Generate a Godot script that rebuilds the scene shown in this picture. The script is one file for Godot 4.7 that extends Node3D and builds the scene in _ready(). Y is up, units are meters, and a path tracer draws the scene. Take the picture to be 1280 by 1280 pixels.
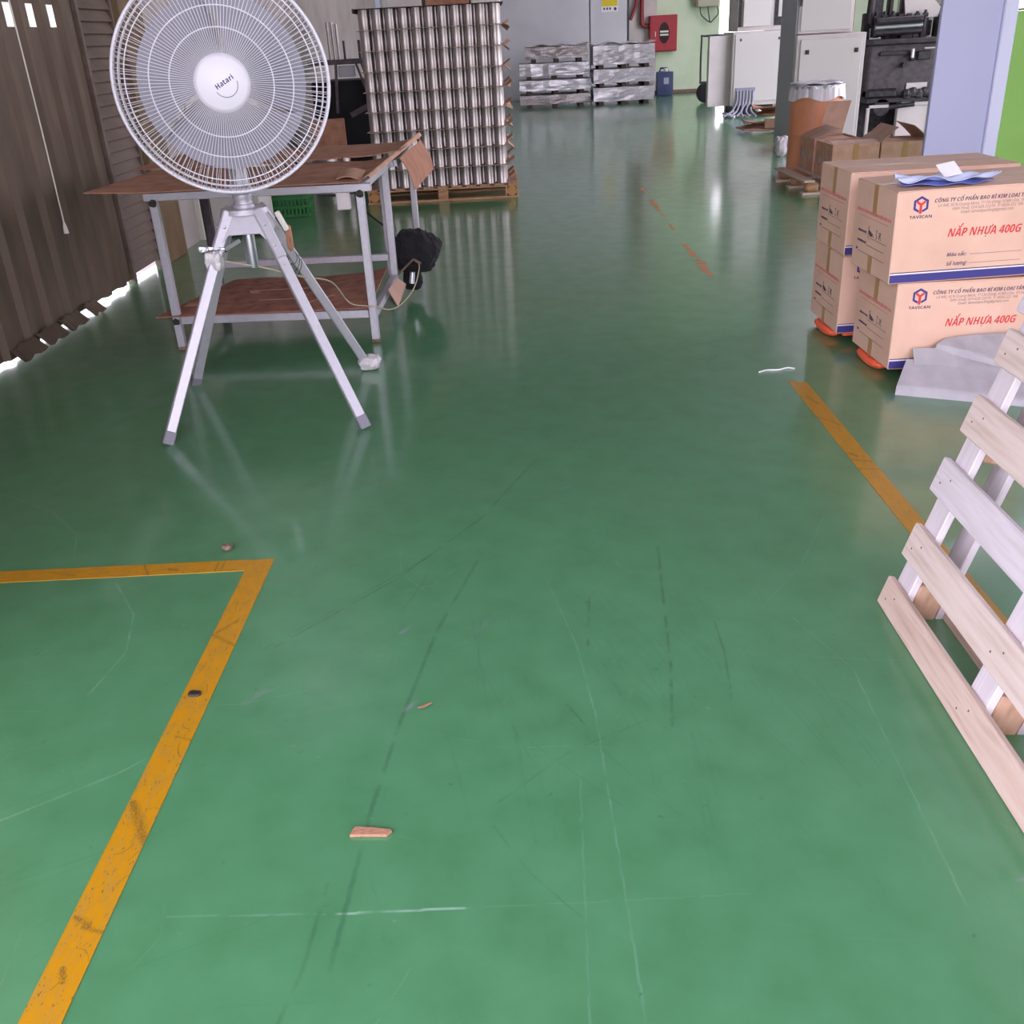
extends Node3D

# ------------------------------------------------------------------ mesh builder
class MB:
	var v := PackedVector3Array()
	var n := PackedVector3Array()
	var t := PackedVector2Array()

	func tri(a: Vector3, b: Vector3, c: Vector3, na: Vector3, nb: Vector3, nc: Vector3, ua := Vector2.ZERO, ub := Vector2.ZERO, uc := Vector2.ZERO) -> void:
		var g := (b - a).cross(c - a)
		if g.length_squared() < 1e-18:
			return
		if g.dot(na + nb + nc) > 0.0:
			v.append_array([a, c, b])
			n.append_array([na, nc, nb])
			t.append_array([ua, uc, ub])
		else:
			v.append_array([a, b, c])
			n.append_array([na, nb, nc])
			t.append_array([ua, ub, uc])

	func quad(a: Vector3, b: Vector3, c: Vector3, d: Vector3, towards: Vector3, uvs := []) -> void:
		var g := (c - a).cross(d - b).normalized()
		if g.dot(towards) < 0.0:
			g = -g
		if uvs.size() == 4:
			tri(a, b, c, g, g, g, uvs[0], uvs[1], uvs[2])
			tri(a, c, d, g, g, g, uvs[0], uvs[2], uvs[3])
		else:
			tri(a, b, c, g, g, g)
			tri(a, c, d, g, g, g)

	func poly(p: Array, inside: Vector3) -> void:
		var m := Vector3.ZERO
		for q in p:
			m += q
		m /= p.size()
		var g := ((p[1] - p[0]) as Vector3).cross(p[2] - p[0]).normalized()
		if g.dot(m - inside) < 0.0:
			g = -g
		for i in range(1, p.size() - 1):
			tri(p[0], p[i], p[i + 1], g, g, g)

	# box with chamfered edges
	func box(c: Vector3, s: Vector3, bev := 0.0, bs := Basis.IDENTITY) -> void:
		var h := s * 0.5
		var e: float = minf(bev, minf(h.x, minf(h.y, h.z)) * 0.95)
		if e <= 0.0:
			for ax in 3:
				for sg in [-1.0, 1.0]:
					var p := []
					for q in [[-1, -1], [1, -1], [1, 1], [-1, 1]]:
						var w := Vector3.ZERO
						w[ax] = sg * h[ax]
						w[(ax + 1) % 3] = q[0] * h[(ax + 1) % 3]
						w[(ax + 2) % 3] = q[1] * h[(ax + 2) % 3]
						p.append(c + bs * w)
					poly(p, c)
			return
		var f := func(ax: int, sx: float, sy: float, sz: float) -> Vector3:
			var w := Vector3(sx * (h.x - e), sy * (h.y - e), sz * (h.z - e))
			w[ax] = [sx, sy, sz][ax] * h[ax]
			return c + bs * w
		for ax in 3:
			for sg in [-1.0, 1.0]:
				var p := []
				for q in [[-1.0, -1.0], [1.0, -1.0], [1.0, 1.0], [-1.0, 1.0]]:
					var k := [0.0, 0.0, 0.0]
					k[ax] = sg
					k[(ax + 1) % 3] = q[0]
					k[(ax + 2) % 3] = q[1]
					p.append(f.call(ax, k[0], k[1], k[2]))
				poly(p, c)
			var b1 := (ax + 1) % 3
			var b2 := (ax + 2) % 3
			for q in [[-1.0, -1.0], [1.0, -1.0], [1.0, 1.0], [-1.0, 1.0]]:
				var k := [0.0, 0.0, 0.0]
				k[b1] = q[0]
				k[b2] = q[1]
				k[ax] = -1.0
				var p0 = f.call(b1, k[0], k[1], k[2])
				var p1 = f.call(b2, k[0], k[1], k[2])
				k[ax] = 1.0
				var p2 = f.call(b2, k[0], k[1], k[2])
				var p3 = f.call(b1, k[0], k[1], k[2])
				poly([p0, p1, p2, p3], c)
		for sx in [-1.0, 1.0]:
			for sy in [-1.0, 1.0]:
				for sz in [-1.0, 1.0]:
					poly([f.call(0, sx, sy, sz), f.call(1, sx, sy, sz), f.call(2, sx, sy, sz)], c)

	# straight bar of rectangular section from a to b
	func bar(a: Vector3, b: Vector3, w: float, d: float, hint := Vector3.RIGHT, bev := 0.0) -> void:
		var y := (b - a).normalized()
		var x := (hint - y * hint.dot(y)).normalized()
		box((a + b) * 0.5, Vector3(w, a.distance_to(b), d), bev, Basis(x, y, x.cross(y)))

	func tube(p: Array, r, sides := 8, closed := false, caps := true) -> void:
		var k := p.size()
		var rings := []
		var norms := []
		var side := Vector3.ZERO
		for i in k:
			var a: Vector3 = p[(i - 1 + k) % k] if closed or i > 0 else p[0]
			var b: Vector3 = p[(i + 1) % k] if closed or i < k - 1 else p[k - 1]
			var tg := (b - a).normalized()
			if side == Vector3.ZERO:
				side = tg.cross(Vector3.UP if absf(tg.y) < 0.9 else Vector3.RIGHT).normalized()
			side = (side - tg * side.dot(tg)).normalized()
			var up := tg.cross(side)
			var rr: float = r[i] if r is Array else r
			var ring := []
			var nn := []
			for j in sides:
				var an := TAU * j / sides
				var d := side * cos(an) + up * sin(an)
				nn.append(d)
				ring.append(p[i] + d * rr)
			rings.append(ring)
			norms.append(nn)
		for i in (k if closed else k - 1):
			var i2 := (i + 1) % k
			for j in sides:
				var j2 := (j + 1) % sides
				tri(rings[i][j], rings[i2][j], rings[i2][j2], norms[i][j], norms[i2][j], norms[i2][j2])
				tri(rings[i][j], rings[i2][j2], rings[i][j2], norms[i][j], norms[i2][j2], norms[i][j2])
		if caps and not closed:
			for e in [0, k - 1]:
				var o: Vector3 = p[1] if e == 0 else p[k - 2]
				var g: Vector3 = (p[e] - o).normalized()
				for j in range(1, sides - 1):
					tri(rings[e][0], rings[e][j], rings[e][j + 1], g, g, g)

	# profile of Vector2(radius, height) turned round the y axis of xf; breaks in slope over 40 degrees stay sharp
	func lathe(pr: Array, seg := 24, xf := Transform3D.IDENTITY) -> void:
		for i in pr.size() - 1:
			var a: Vector2 = pr[i]
			var b: Vector2 = pr[i + 1]
			var d := (b - a).normalized()
			var nrm := Vector2(d.y, -d.x)
			var na := nrm
			var nb := nrm
			if i > 0:
				var dp: Vector2 = (a - pr[i - 1]).normalized()
				if dp.dot(d) > 0.76:
					na = (nrm + Vector2(dp.y, -dp.x)).normalized()
			if i < pr.size() - 2:
				var dq: Vector2 = (pr[i + 2] - b).normalized()
				if dq.dot(d) > 0.76:
					nb = (nrm + Vector2(dq.y, -dq.x)).normalized()
			for j in seg:
				var c0 := Vector3(cos(TAU * j / seg), 0, sin(TAU * j / seg))
				var c1 := Vector3(cos(TAU * (j + 1) / seg), 0, sin(TAU * (j + 1) / seg))
				var q := []
				var qn := []
				for e in [[a, na, c0], [b, nb, c0], [b, nb, c1], [a, na, c1]]:
					q.append(xf * (e[2] * e[0].x + Vector3(0, e[0].y, 0)))
					qn.append((xf.basis * (e[2] * e[1].x + Vector3(0, e[1].y, 0))).normalized())
				tri(q[0], q[1], q[2], qn[0], qn[1], qn[2])
				tri(q[0], q[2], q[3], qn[0], qn[2], qn[3])

	# flat outline in x, y given depth from z = 0 to z = d
	func prism(p: PackedVector2Array, d: float, xf := Transform3D.IDENTITY) -> void:
		var idx := Geometry2D.triangulate_polygon(p)
		var zf := xf.basis.z.normalized()
		for i in range(0, idx.size(), 3):
			for z in [0.0, d]:
				var g := zf if (z > 0.0) == (d > 0.0) else -zf
				var q := []
				for k in 3:
					q.append(xf * Vector3(p[idx[i + k]].x, p[idx[i + k]].y, z))
				tri(q[0], q[1], q[2], g, g, g)
		var area := 0.0
		for i in p.size():
			area += p[i].cross(p[(i + 1) % p.size()])
		for i in p.size():
			var a := p[i]
			var b := p[(i + 1) % p.size()]
			var o := Vector2(b.y - a.y, a.x - b.x) * signf(area)
			quad(xf * Vector3(a.x, a.y, 0), xf * Vector3(b.x, b.y, 0), xf * Vector3(b.x, b.y, d), xf * Vector3(a.x, a.y, d), xf.basis * Vector3(o.x, o.y, 0))

	# a sheet given by fn(u, v) with u, v in 0..1, with thickness along its own normal
	func sheet(fn: Callable, nu: int, nv: int, thick: float) -> void:
		var p := []
		var m := []
		for i in nu + 1:
			for j in nv + 1:
				var u := float(i) / nu
				var w := float(j) / nv
				p.append(fn.call(u, w))
				var e := 0.01
				var du: Vector3 = fn.call(minf(u + e, 1.0), w) - fn.call(maxf(u - e, 0.0), w)
				var dv: Vector3 = fn.call(u, minf(w + e, 1.0)) - fn.call(u, maxf(w - e, 0.0))
				m.append(du.cross(dv).normalized())
		var id := func(i: int, j: int) -> int: return i * (nv + 1) + j
		for i in nu:
			for j in nv:
				var k := [id.call(i, j), id.call(i + 1, j), id.call(i + 1, j + 1), id.call(i, j + 1)]
				var uv := []
				for q in [[i, j], [i + 1, j], [i + 1, j + 1], [i, j + 1]]:
					uv.append(Vector2(float(q[0]) / nu, float(q[1]) / nv))
				for s in [0.5, -0.5]:
					var q := []
					var w := []
					for x in k:
						q.append(p[x] + m[x] * thick * s)
						w.append(m[x] * signf(s))
					tri(q[0], q[1], q[2], w[0], w[1], w[2], uv[0], uv[1], uv[2])
					tri(q[0], q[2], q[3], w[0], w[2], w[3], uv[0], uv[2], uv[3])
		var rim := []
		for i in nu:
			rim.append([id.call(i, 0), id.call(i + 1, 0)])
			rim.append([id.call(i, nv), id.call(i + 1, nv)])
		for j in nv:
			rim.append([id.call(0, j), id.call(0, j + 1)])
			rim.append([id.call(nu, j), id.call(nu, j + 1)])
		var mid: Vector3 = fn.call(0.5, 0.5)
		for r in rim:
			var a: Vector3 = p[r[0]]
			var b: Vector3 = p[r[1]]
			quad(a + m[r[0]] * thick * 0.5, b + m[r[1]] * thick * 0.5, b - m[r[1]] * thick * 0.5, a - m[r[0]] * thick * 0.5, (a + b) * 0.5 - mid)

	# box whose faces are finely divided, rounded and crumpled by noise
	func crumpled(c: Vector3, s: Vector3, k: int, amp: float, sd: int, round_ := 0.0, freq := 4.0) -> void:
		var no := FastNoiseLite.new()
		no.seed = sd
		no.frequency = freq
		no.noise_type = FastNoiseLite.TYPE_SIMPLEX
		no.fractal_octaves = 3
		var at := func(d: Vector3) -> Vector3:
			var sp := d.normalized()
			var q := d.lerp(sp * 1.25, round_)
			var w := q * s * 0.5
			return c + w + sp * amp * (no.get_noise_3dv((c + w)) + 0.6 * absf(no.get_noise_3dv((c + w) * 2.3)))
		for ax in 3:
			for sg in [-1.0, 1.0]:
				var p := []
				for i in k + 1:
					for j in k + 1:
						var d := Vector3.ZERO
						d[ax] = sg
						d[(ax + 1) % 3] = 2.0 * i / k - 1.0
						d[(ax + 2) % 3] = 2.0 * j / k - 1.0
						p.append(at.call(d))
				for i in k:
					for j in k:
						var o := i * (k + 1) + j
						for x in [[o, o + k + 1, o + k + 2], [o, o + k + 2, o + 1]]:
							var g: Vector3 = (p[x[1]] - p[x[0]]).cross(p[x[2]] - p[x[0]]).normalized()
							var out := Vector3.ZERO
							out[ax] = sg
							if g.dot(out) < 0.0:
								g = -g
							tri(p[x[0]], p[x[1]], p[x[2]], g, g, g)

	func mesh() -> ArrayMesh:
		var a := []
		a.resize(Mesh.ARRAY_MAX)
		a[Mesh.ARRAY_VERTEX] = v
		a[Mesh.ARRAY_NORMAL] = n
		a[Mesh.ARRAY_TEX_UV] = t
		var m := ArrayMesh.new()
		m.add_surface_from_arrays(Mesh.PRIMITIVE_TRIANGLES, a)
		return m


# ------------------------------------------------------------------ naming and materials
var M := {}
var used := {}
var rng := RandomNumberGenerator.new()
const ORD := ["zeroth", "first", "second", "third", "fourth", "fifth", "sixth", "seventh", "eighth", "ninth", "tenth", "eleventh"]


func numbered(called: String) -> String:
	var k: int = used.get(called, 0)
	used[called] = k + 1
	return called if k == 0 else "%s_%03d" % [called, k]


func tag(o: Node3D, label: String, category: String, group := "", kind := "") -> Node3D:
	if label: o.set_meta("label", label)
	if category: o.set_meta("category", category)
	if group: o.set_meta("group", group)
	if kind: o.set_meta("kind", kind)
	return o


func thing(called: String, label: String, category: String, at := Vector3.ZERO, turn := 0.0, group := "") -> Node3D:
	var o := Node3D.new()
	o.name = numbered(called)
	add_child(o, true)
	o.position = at
	o.rotation.y = turn
	return tag(o, label, category, group)


func put(called: String, m: Mesh, mat: Material, parent: Node3D = null, xf := Transform3D.IDENTITY) -> MeshInstance3D:
	var o := MeshInstance3D.new()
	o.mesh = m
	o.material_override = mat
	o.transform = xf
	o.name = called if parent else numbered(called)
	(parent if parent else self).add_child(o, true)
	return o


func obj(called: String, b: MB, mat: Material, parent: Node3D = null, xf := Transform3D.IDENTITY) -> MeshInstance3D:
	return put(called, b.mesh(), mat, parent, xf)


func struct(called: String, b: MB, mat: Material, label: String, category := "wall") -> MeshInstance3D:
	var o := obj(called, b, mat)
	tag(o, label, category, "", "structure")
	return o


func dup(src: Node3D, label: String, at: Vector3, turn := 0.0) -> Node3D:
	var base := String(src.name)
	var c: Node3D = src.duplicate()
	c.name = numbered(base)
	add_child(c, true)
	c.position = at
	c.rotation.y = turn
	c.set_meta("label", label)
	return c


func plain(r: int, g: int, b: int, rough := 0.6, metal := 0.0) -> StandardMaterial3D:
	var m := StandardMaterial3D.new()
	m.albedo_color = Color8(r, g, b)
	m.roughness = rough
	m.metallic = metal
	return m


func noise_tex(sd: int, freq: float, cols: Array, octaves := 4, size := 512, stops := []) -> NoiseTexture2D:
	var no := FastNoiseLite.new()
	no.seed = sd
	no.frequency = freq
	no.fractal_octaves = octaves
	var x := NoiseTexture2D.new()
	x.width = size
	x.height = size
	x.seamless = true
	x.noise = no
	var g := Gradient.new()
	var off := PackedFloat32Array()
	var cc := PackedColorArray()
	for i in cols.size():
		off.append(stops[i] if stops.size() else float(i) / (cols.size() - 1))
		cc.append(cols[i])
	g.offsets = off
	g.colors = cc
	x.color_ramp = g
	return x


func grained(cols: Array, scale: Vector3, rough: float, sd: int, freq := 0.02, metal := 0.0, bump := 0.0) -> StandardMaterial3D:
	var m := StandardMaterial3D.new()
	m.albedo_texture = noise_tex(sd, freq, cols, 4, 256)
	m.uv1_triplanar = true
	m.uv1_scale = scale
	m.roughness = rough
	m.metallic = metal
	if bump > 0.0:
		m.heightmap_enabled = true
		m.heightmap_texture = m.albedo_texture
		m.heightmap_scale = bump
	return m


func c8(r: int, g: int, b: int) -> Color:
	return Color8(r, g, b)


# marks of Vietnamese letters that the font lacks: letter -> [letter it has, marks to add]
const VIET := {"Ắ": ["Ă", "acute"], "Ự": ["U", "horn dot"], "Ổ": ["Ô", "hook"], "Ầ": ["Â", "grave"], "Ạ": ["A", "dot"], "Ệ": ["Ê", "dot"], "ắ": ["ă", "acute"], "ố": ["ô", "acute"], "ợ": ["o", "horn dot"], "ư": ["u", "horn"], "ệ": ["ê", "dot"], "ạ": ["a", "dot"]}


func text(called: String, s: String, width: float, mat: Material, parent: Node3D, xf: Transform3D, bold := false, italic := false, height := 0.0) -> void:
	var f := SystemFont.new()
	f.font_names = PackedStringArray(["Droid Sans"])
	if bold: f.font_weight = 700
	var plain_text := ""
	for ch in s:
		plain_text += VIET[ch][0] if VIET.has(ch) else ch
	var m := TextMesh.new()
	m.font = f
	m.font_size = 48
	m.pixel_size = 0.001
	m.depth = 0.012
	m.curve_step = 2.0
	m.text = "H"
	var hb := m.get_aabb()
	var base := hb.position.y
	var cap := hb.size.y
	m.text = plain_text
	var bb := m.get_aabb()
	var total := f.get_string_size(plain_text, HORIZONTAL_ALIGNMENT_LEFT, -1, 48).x * 0.001
	var b := MB.new()
	for i in s.length():
		if not VIET.has(s[i]):
			continue
		var x0 := f.get_string_size(plain_text.substr(0, i), HORIZONTAL_ALIGNMENT_LEFT, -1, 48).x * 0.001 - total * 0.5
		var x1 := f.get_string_size(plain_text.substr(0, i + 1), HORIZONTAL_ALIGNMENT_LEFT, -1, 48).x * 0.001 - total * 0.5
		var x := (x0 + x1) * 0.5
		var up: float = cap * (1.0 if s[i] == s[i].to_upper() else 0.78)
		var w := cap * (0.16 if bold else 0.11)
		for mark in String(VIET[s[i]][1]).split(" "):
			var q := []
			match mark:
				"acute": q = [Vector2(0.10, 1.30), Vector2(0.32, 1.55)]
				"grave": q = [Vector2(0.10, 1.55), Vector2(0.34, 1.32)]
				"hook": q = [Vector2(0.16, 1.56), Vector2(0.34, 1.56), Vector2(0.34, 1.44), Vector2(0.24, 1.36)]
				"horn": q = [Vector2((x1 - x0) / cap * 0.40, 0.92 * up / cap), Vector2((x1 - x0) / cap * 0.58, 1.0 * up / cap), Vector2((x1 - x0) / cap * 0.56, 1.2 * up / cap)]
				"dot": q = [Vector2(-0.01, -0.30), Vector2(-0.01, -0.14)]
			for k in q.size() - 1:
				var o := up - cap if mark in ["acute", "grave", "hook"] else 0.0
				b.bar(Vector3(x + q[k].x * cap, base + o + q[k].y * cap, 0), Vector3(x + q[k + 1].x * cap, base + o + q[k + 1].y * cap, 0), w, 0.012)
	var k := width / maxf(bb.size.x, 0.001)
	var ky := k if height <= 0.0 else height / cap
	var bs := Basis(Vector3(k, 0, 0), Vector3(0.2 * ky if italic else 0.0, ky, 0), Vector3(0, 0, 0.05))
	var place := xf * Transform3D(bs, -(bs * Vector3(bb.get_center().x, base + cap * 0.5, 0)))
	put(called, m, mat, parent, place)
	if b.v.size():
		obj("accents", b, mat, parent, place)


func make_materials() -> void:
	M.alu = grained([c8(178, 176, 184), c8(185, 183, 191), c8(191, 189, 198)], Vector3(3, 3, 3), 0.42, 11, 0.03, 0.35)
	M.galv = plain(196, 198, 204, 0.3, 0.9)
	M.fan_white = plain(214, 212, 220, 0.38)
	M.blade = plain(134, 134, 146, 0.45)
	M.cap_grey = plain(120, 120, 130, 0.6)
	M.tape_wrap = grained([c8(150, 146, 146), c8(200, 196, 198), c8(225, 222, 226)], Vector3(14, 14, 14), 0.3, 12, 0.05)
	M.ink_blue = plain(44, 44, 104, 0.6)
	M.wire_black = plain(40, 36, 34, 0.6)
	M.cord = plain(176, 166, 138, 0.6)
	M.can = grained([c8(148, 138, 136), c8(168, 159, 157), c8(184, 179, 179)], Vector3(2, 0.5, 2), 0.42, 13, 0.03, 1.0)
	M.rim_steel = plain(150, 146, 144, 0.35, 1.0)
	M.kraft = grained([c8(176, 134, 110), c8(194, 152, 128), c8(206, 164, 140)], Vector3(1.6, 1.6, 1.6), 0.85, 14, 0.012)
	M.kraft_carton = grained([c8(210, 172, 150), c8(218, 180, 158), c8(224, 188, 166)], Vector3(1.2, 1.2, 1.2), 0.75, 15, 0.01)
	M.kraft_dark = grained([c8(146, 98, 76), c8(170, 120, 96), c8(184, 134, 108)], Vector3(1.8, 1.8, 1.8), 0.85, 16, 0.012)
	M.kraft_shelf = grained([c8(126, 80, 64), c8(154, 102, 82), c8(172, 120, 98)], Vector3(2.2, 2.2, 2.2), 0.85, 17, 0.015)
	M.kraft_grey = grained([c8(164, 130, 112), c8(180, 146, 128), c8(192, 158, 140)], Vector3(1.6, 1.6, 1.6), 0.85, 18, 0.012)
	M.pack_tape = plain(176, 138, 92, 0.3)
	M.pack_tape.specular_mode = BaseMaterial3D.SPECULAR_SCHLICK_GGX
	M.band_blue = plain(58, 54, 124, 0.6)
	M.band_white = plain(226, 220, 226, 0.6)
	M.print_dark = plain(70, 58, 84, 0.7)
	M.print_grey = plain(140, 116, 118, 0.7)
	M.print_red = plain(206, 58, 60, 0.7)
	M.print_faded_red = plain(208, 128, 120, 0.7)
	M.pen = plain(58, 50, 74, 0.7)
	M.wood = grained([c8(196, 176, 164), c8(209, 191, 181), c8(216, 201, 193), c8(201, 181, 170)], Vector3(0.5, 7, 7), 0.75, 19, 0.016, 0.0, 0.05)
	M.wood_b = grained([c8(184, 158, 142), c8(200, 175, 160), c8(208, 187, 174), c8(188, 162, 144)], Vector3(0.5, 6, 6), 0.75, 20, 0.016, 0.0, 0.05)
	M.wood_c = grained([c8(198, 188, 190), c8(207, 198, 202), c8(214, 207, 213), c8(201, 191, 194)], Vector3(0.5, 8, 8), 0.75, 21, 0.016, 0.0, 0.05)
	M.wood_block = grained([c8(150, 118, 94), c8(176, 142, 116), c8(188, 156, 132)], Vector3(1.5, 5, 5), 0.8, 22, 0.02)
	M.wood_far = grained([c8(140, 100, 70), c8(178, 136, 102), c8(196, 156, 122)], Vector3(0.6, 5, 5), 0.8, 23, 0.02)
	M.wood_end = plain(190, 130, 70, 0.8)
	M.black_cloth = plain(20, 19, 24, 0.9)
	M.black_cloth.rim_enabled = true
	M.black_cloth.rim = 0.3
	M.black_steel = grained([c8(34, 32, 36), c8(54, 50, 55), c8(72, 67, 72)], Vector3(2, 2, 2), 0.45, 24, 0.02, 0.3)
	M.dark_iron = grained([c8(56, 50, 54), c8(78, 70, 76), c8(92, 82, 88)], Vector3(1.6, 1.6, 1.6), 0.55, 25, 0.02, 0.2)
	M.oily = grained([c8(80, 64, 54), c8(112, 92, 78), c8(146, 120, 98)], Vector3(3, 3, 3), 0.6, 26, 0.03)
	M.cream = grained([c8(198, 190, 188), c8(208, 201, 199), c8(214, 208, 206)], Vector3(0.6, 0.6, 0.6), 0.45, 27, 0.01)
	M.cream_edge = plain(212, 206, 204, 0.45)
	M.grey_side = plain(168, 168, 178, 0.5)
	M.lock = plain(70, 68, 74, 0.4, 0.6)
	M.lavender = plain(186, 188, 220, 0.5)
	M.pale_post = plain(214, 216, 240, 0.45)
	M.apple_green = grained([c8(130, 178, 86), c8(138, 186, 92), c8(144, 192, 98)], Vector3(0.7, 0.7, 0.7), 0.5, 28, 0.01)
	M.drum = grained([c8(190, 122, 84), c8(204, 136, 98), c8(212, 146, 110)], Vector3(1.5, 0.6, 1.5), 0.5, 29, 0.012)
	M.plastic_clear = plain(226, 226, 236, 0.16)
	M.plastic_clear.transparency = BaseMaterial3D.TRANSPARENCY_ALPHA
	M.plastic_clear.albedo_color.a = 0.45
	M.plastic_bag = plain(206, 200, 208, 0.22)
	M.sheet_metal = grained([c8(150, 146, 148), c8(176, 172, 176), c8(196, 194, 198)], Vector3(0.8, 4, 0.8), 0.3, 30, 0.02, 0.5)
	M.wrap = grained([c8(158, 154, 158), c8(182, 179, 184), c8(206, 204, 210)], Vector3(2, 5, 2), 0.22, 31, 0.03, 0.25)
	M.wrap_dirty = grained([c8(112, 102, 100), c8(150, 142, 142), c8(178, 172, 174)], Vector3(2, 5, 2), 0.25, 32, 0.03, 0.2)
	M.skid = plain(70, 52, 46, 0.8)
	M.red = grained([c8(150, 26, 38), c8(162, 30, 42), c8(170, 38, 48)], Vector3(2, 2, 2), 0.35, 33, 0.02)
	M.red_pipe = plain(132, 34, 40, 0.4)
	M.dark_glass = plain(60, 44, 46, 0.12)
	M.pale = plain(220, 216, 206, 0.6)
	M.jerry_blue = plain(28, 46, 90, 0.35)
	M.paint_white = grained([c8(196, 196, 202), c8(204, 204, 210), c8(210, 210, 216)], Vector3(0.3, 0.3, 0.3), 0.5, 34, 0.01)
	M.plaster = grained([c8(186, 178, 174), c8(196, 189, 184), c8(204, 198, 193)], Vector3(0.5, 0.5, 0.5), 0.8, 35, 0.01)
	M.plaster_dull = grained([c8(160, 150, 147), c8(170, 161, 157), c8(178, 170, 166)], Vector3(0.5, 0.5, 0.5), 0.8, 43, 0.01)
	M.plaster_green = grained([c8(194, 210, 176), c8(202, 217, 186), c8(208, 220, 194)], Vector3(0.5, 0.5, 0.5), 0.75, 36, 0.01)
	M.sheet_brown = grained([c8(76, 62, 50), c8(90, 74, 60), c8(104, 86, 70)], Vector3(0.8, 0.25, 0.8), 0.5, 37, 0.02, 0.15)
	M.louvre = grained([c8(84, 71, 62), c8(98, 83, 73), c8(112, 96, 84)], Vector3(0.6, 2.0, 0.6), 0.55, 38, 0.02, 0.1)
	M.post_brown = grained([c8(92, 72, 48), c8(108, 86, 58), c8(120, 97, 68)], Vector3(1.2, 0.4, 1.2), 0.6, 39, 0.02)
	M.fibreglass = plain(210, 200, 180, 0.5)
	M.fibreglass.transparency = BaseMaterial3D.TRANSPARENCY_ALPHA
	M.fibreglass.albedo_color.a = 0.6
	M.roof = plain(150, 150, 152, 0.7)
	M.concrete = grained([c8(176, 172, 166), c8(192, 188, 182), c8(204, 200, 194)], Vector3(0.2, 0.2, 0.2), 0.9, 40, 0.02)
	M.green_crate = plain(32, 112, 50, 0.45)
	M.orange = plain(240, 104, 70, 0.45)
	M.paper_grey = grained([c8(160, 157, 162), c8(172, 169, 174), c8(182, 179, 184)], Vector3(2, 2, 2), 0.8, 41, 0.02)
	M.glove_blue = plain(206, 214, 242, 0.5)
	M.glove_deep = plain(116, 130, 206, 0.5)
	M.paper_white = plain(236, 234, 238, 0.8)
	M.chip = grained([c8(140, 98, 74), c8(172, 126, 100), c8(186, 146, 118)], Vector3(8, 30, 30), 0.8, 42, 0.03)
	M.grey_cable = plain(150, 150, 168, 0.5)
	M.yellow_sign = plain(222, 200, 40, 0.6)
	M.junction = plain(172, 168, 146, 0.5)


func camera_and_light() -> void:
	var cam := Camera3D.new()
	cam.name = "camera"
	cam.transform = Transform3D(Basis(Vector3(0.99866, -0.04799, -0.00667 + 0.0), Vector3(0.03965, 0.89563, -0.44303), Vector3(0.02724, 0.44217, 0.89652)).orthonormalized(), Vector3(0, 1.5, 0))
	cam.fov = rad_to_deg(2.0 * atan(640.0 / 1210.0))
	cam.near = 0.05
	cam.far = 200.0
	add_child(cam)
	cam.current = true
	var e := Environment.new()
	e.background_mode = Environment.BG_SKY
	var sm := ProceduralSkyMaterial.new()
	sm.sky_top_color = Color(0.94, 0.91, 1.0)
	sm.sky_horizon_color = Color(1.0, 0.97, 1.0)
	sm.ground_bottom_color = Color(0.62, 0.61, 0.60)
	sm.ground_horizon_color = Color(0.75, 0.74, 0.73)
	sm.sky_energy_multiplier = 1.0
	e.sky = Sky.new()
	e.sky.sky_material = sm
	e.background_energy_multiplier = SKY
	e.tonemap_mode = Environment.TONE_MAPPER_LINEAR
	e.tonemap_exposure = EXPOSURE
	e.sdfgi_enabled = true
	e.ssao_enabled = true
	e.ssil_enabled = true
	var we := WorldEnvironment.new()
	we.name = "environment"
	we.environment = e
	add_child(we)


const SKY := 3.0
const EXPOSURE := 2.4


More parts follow.
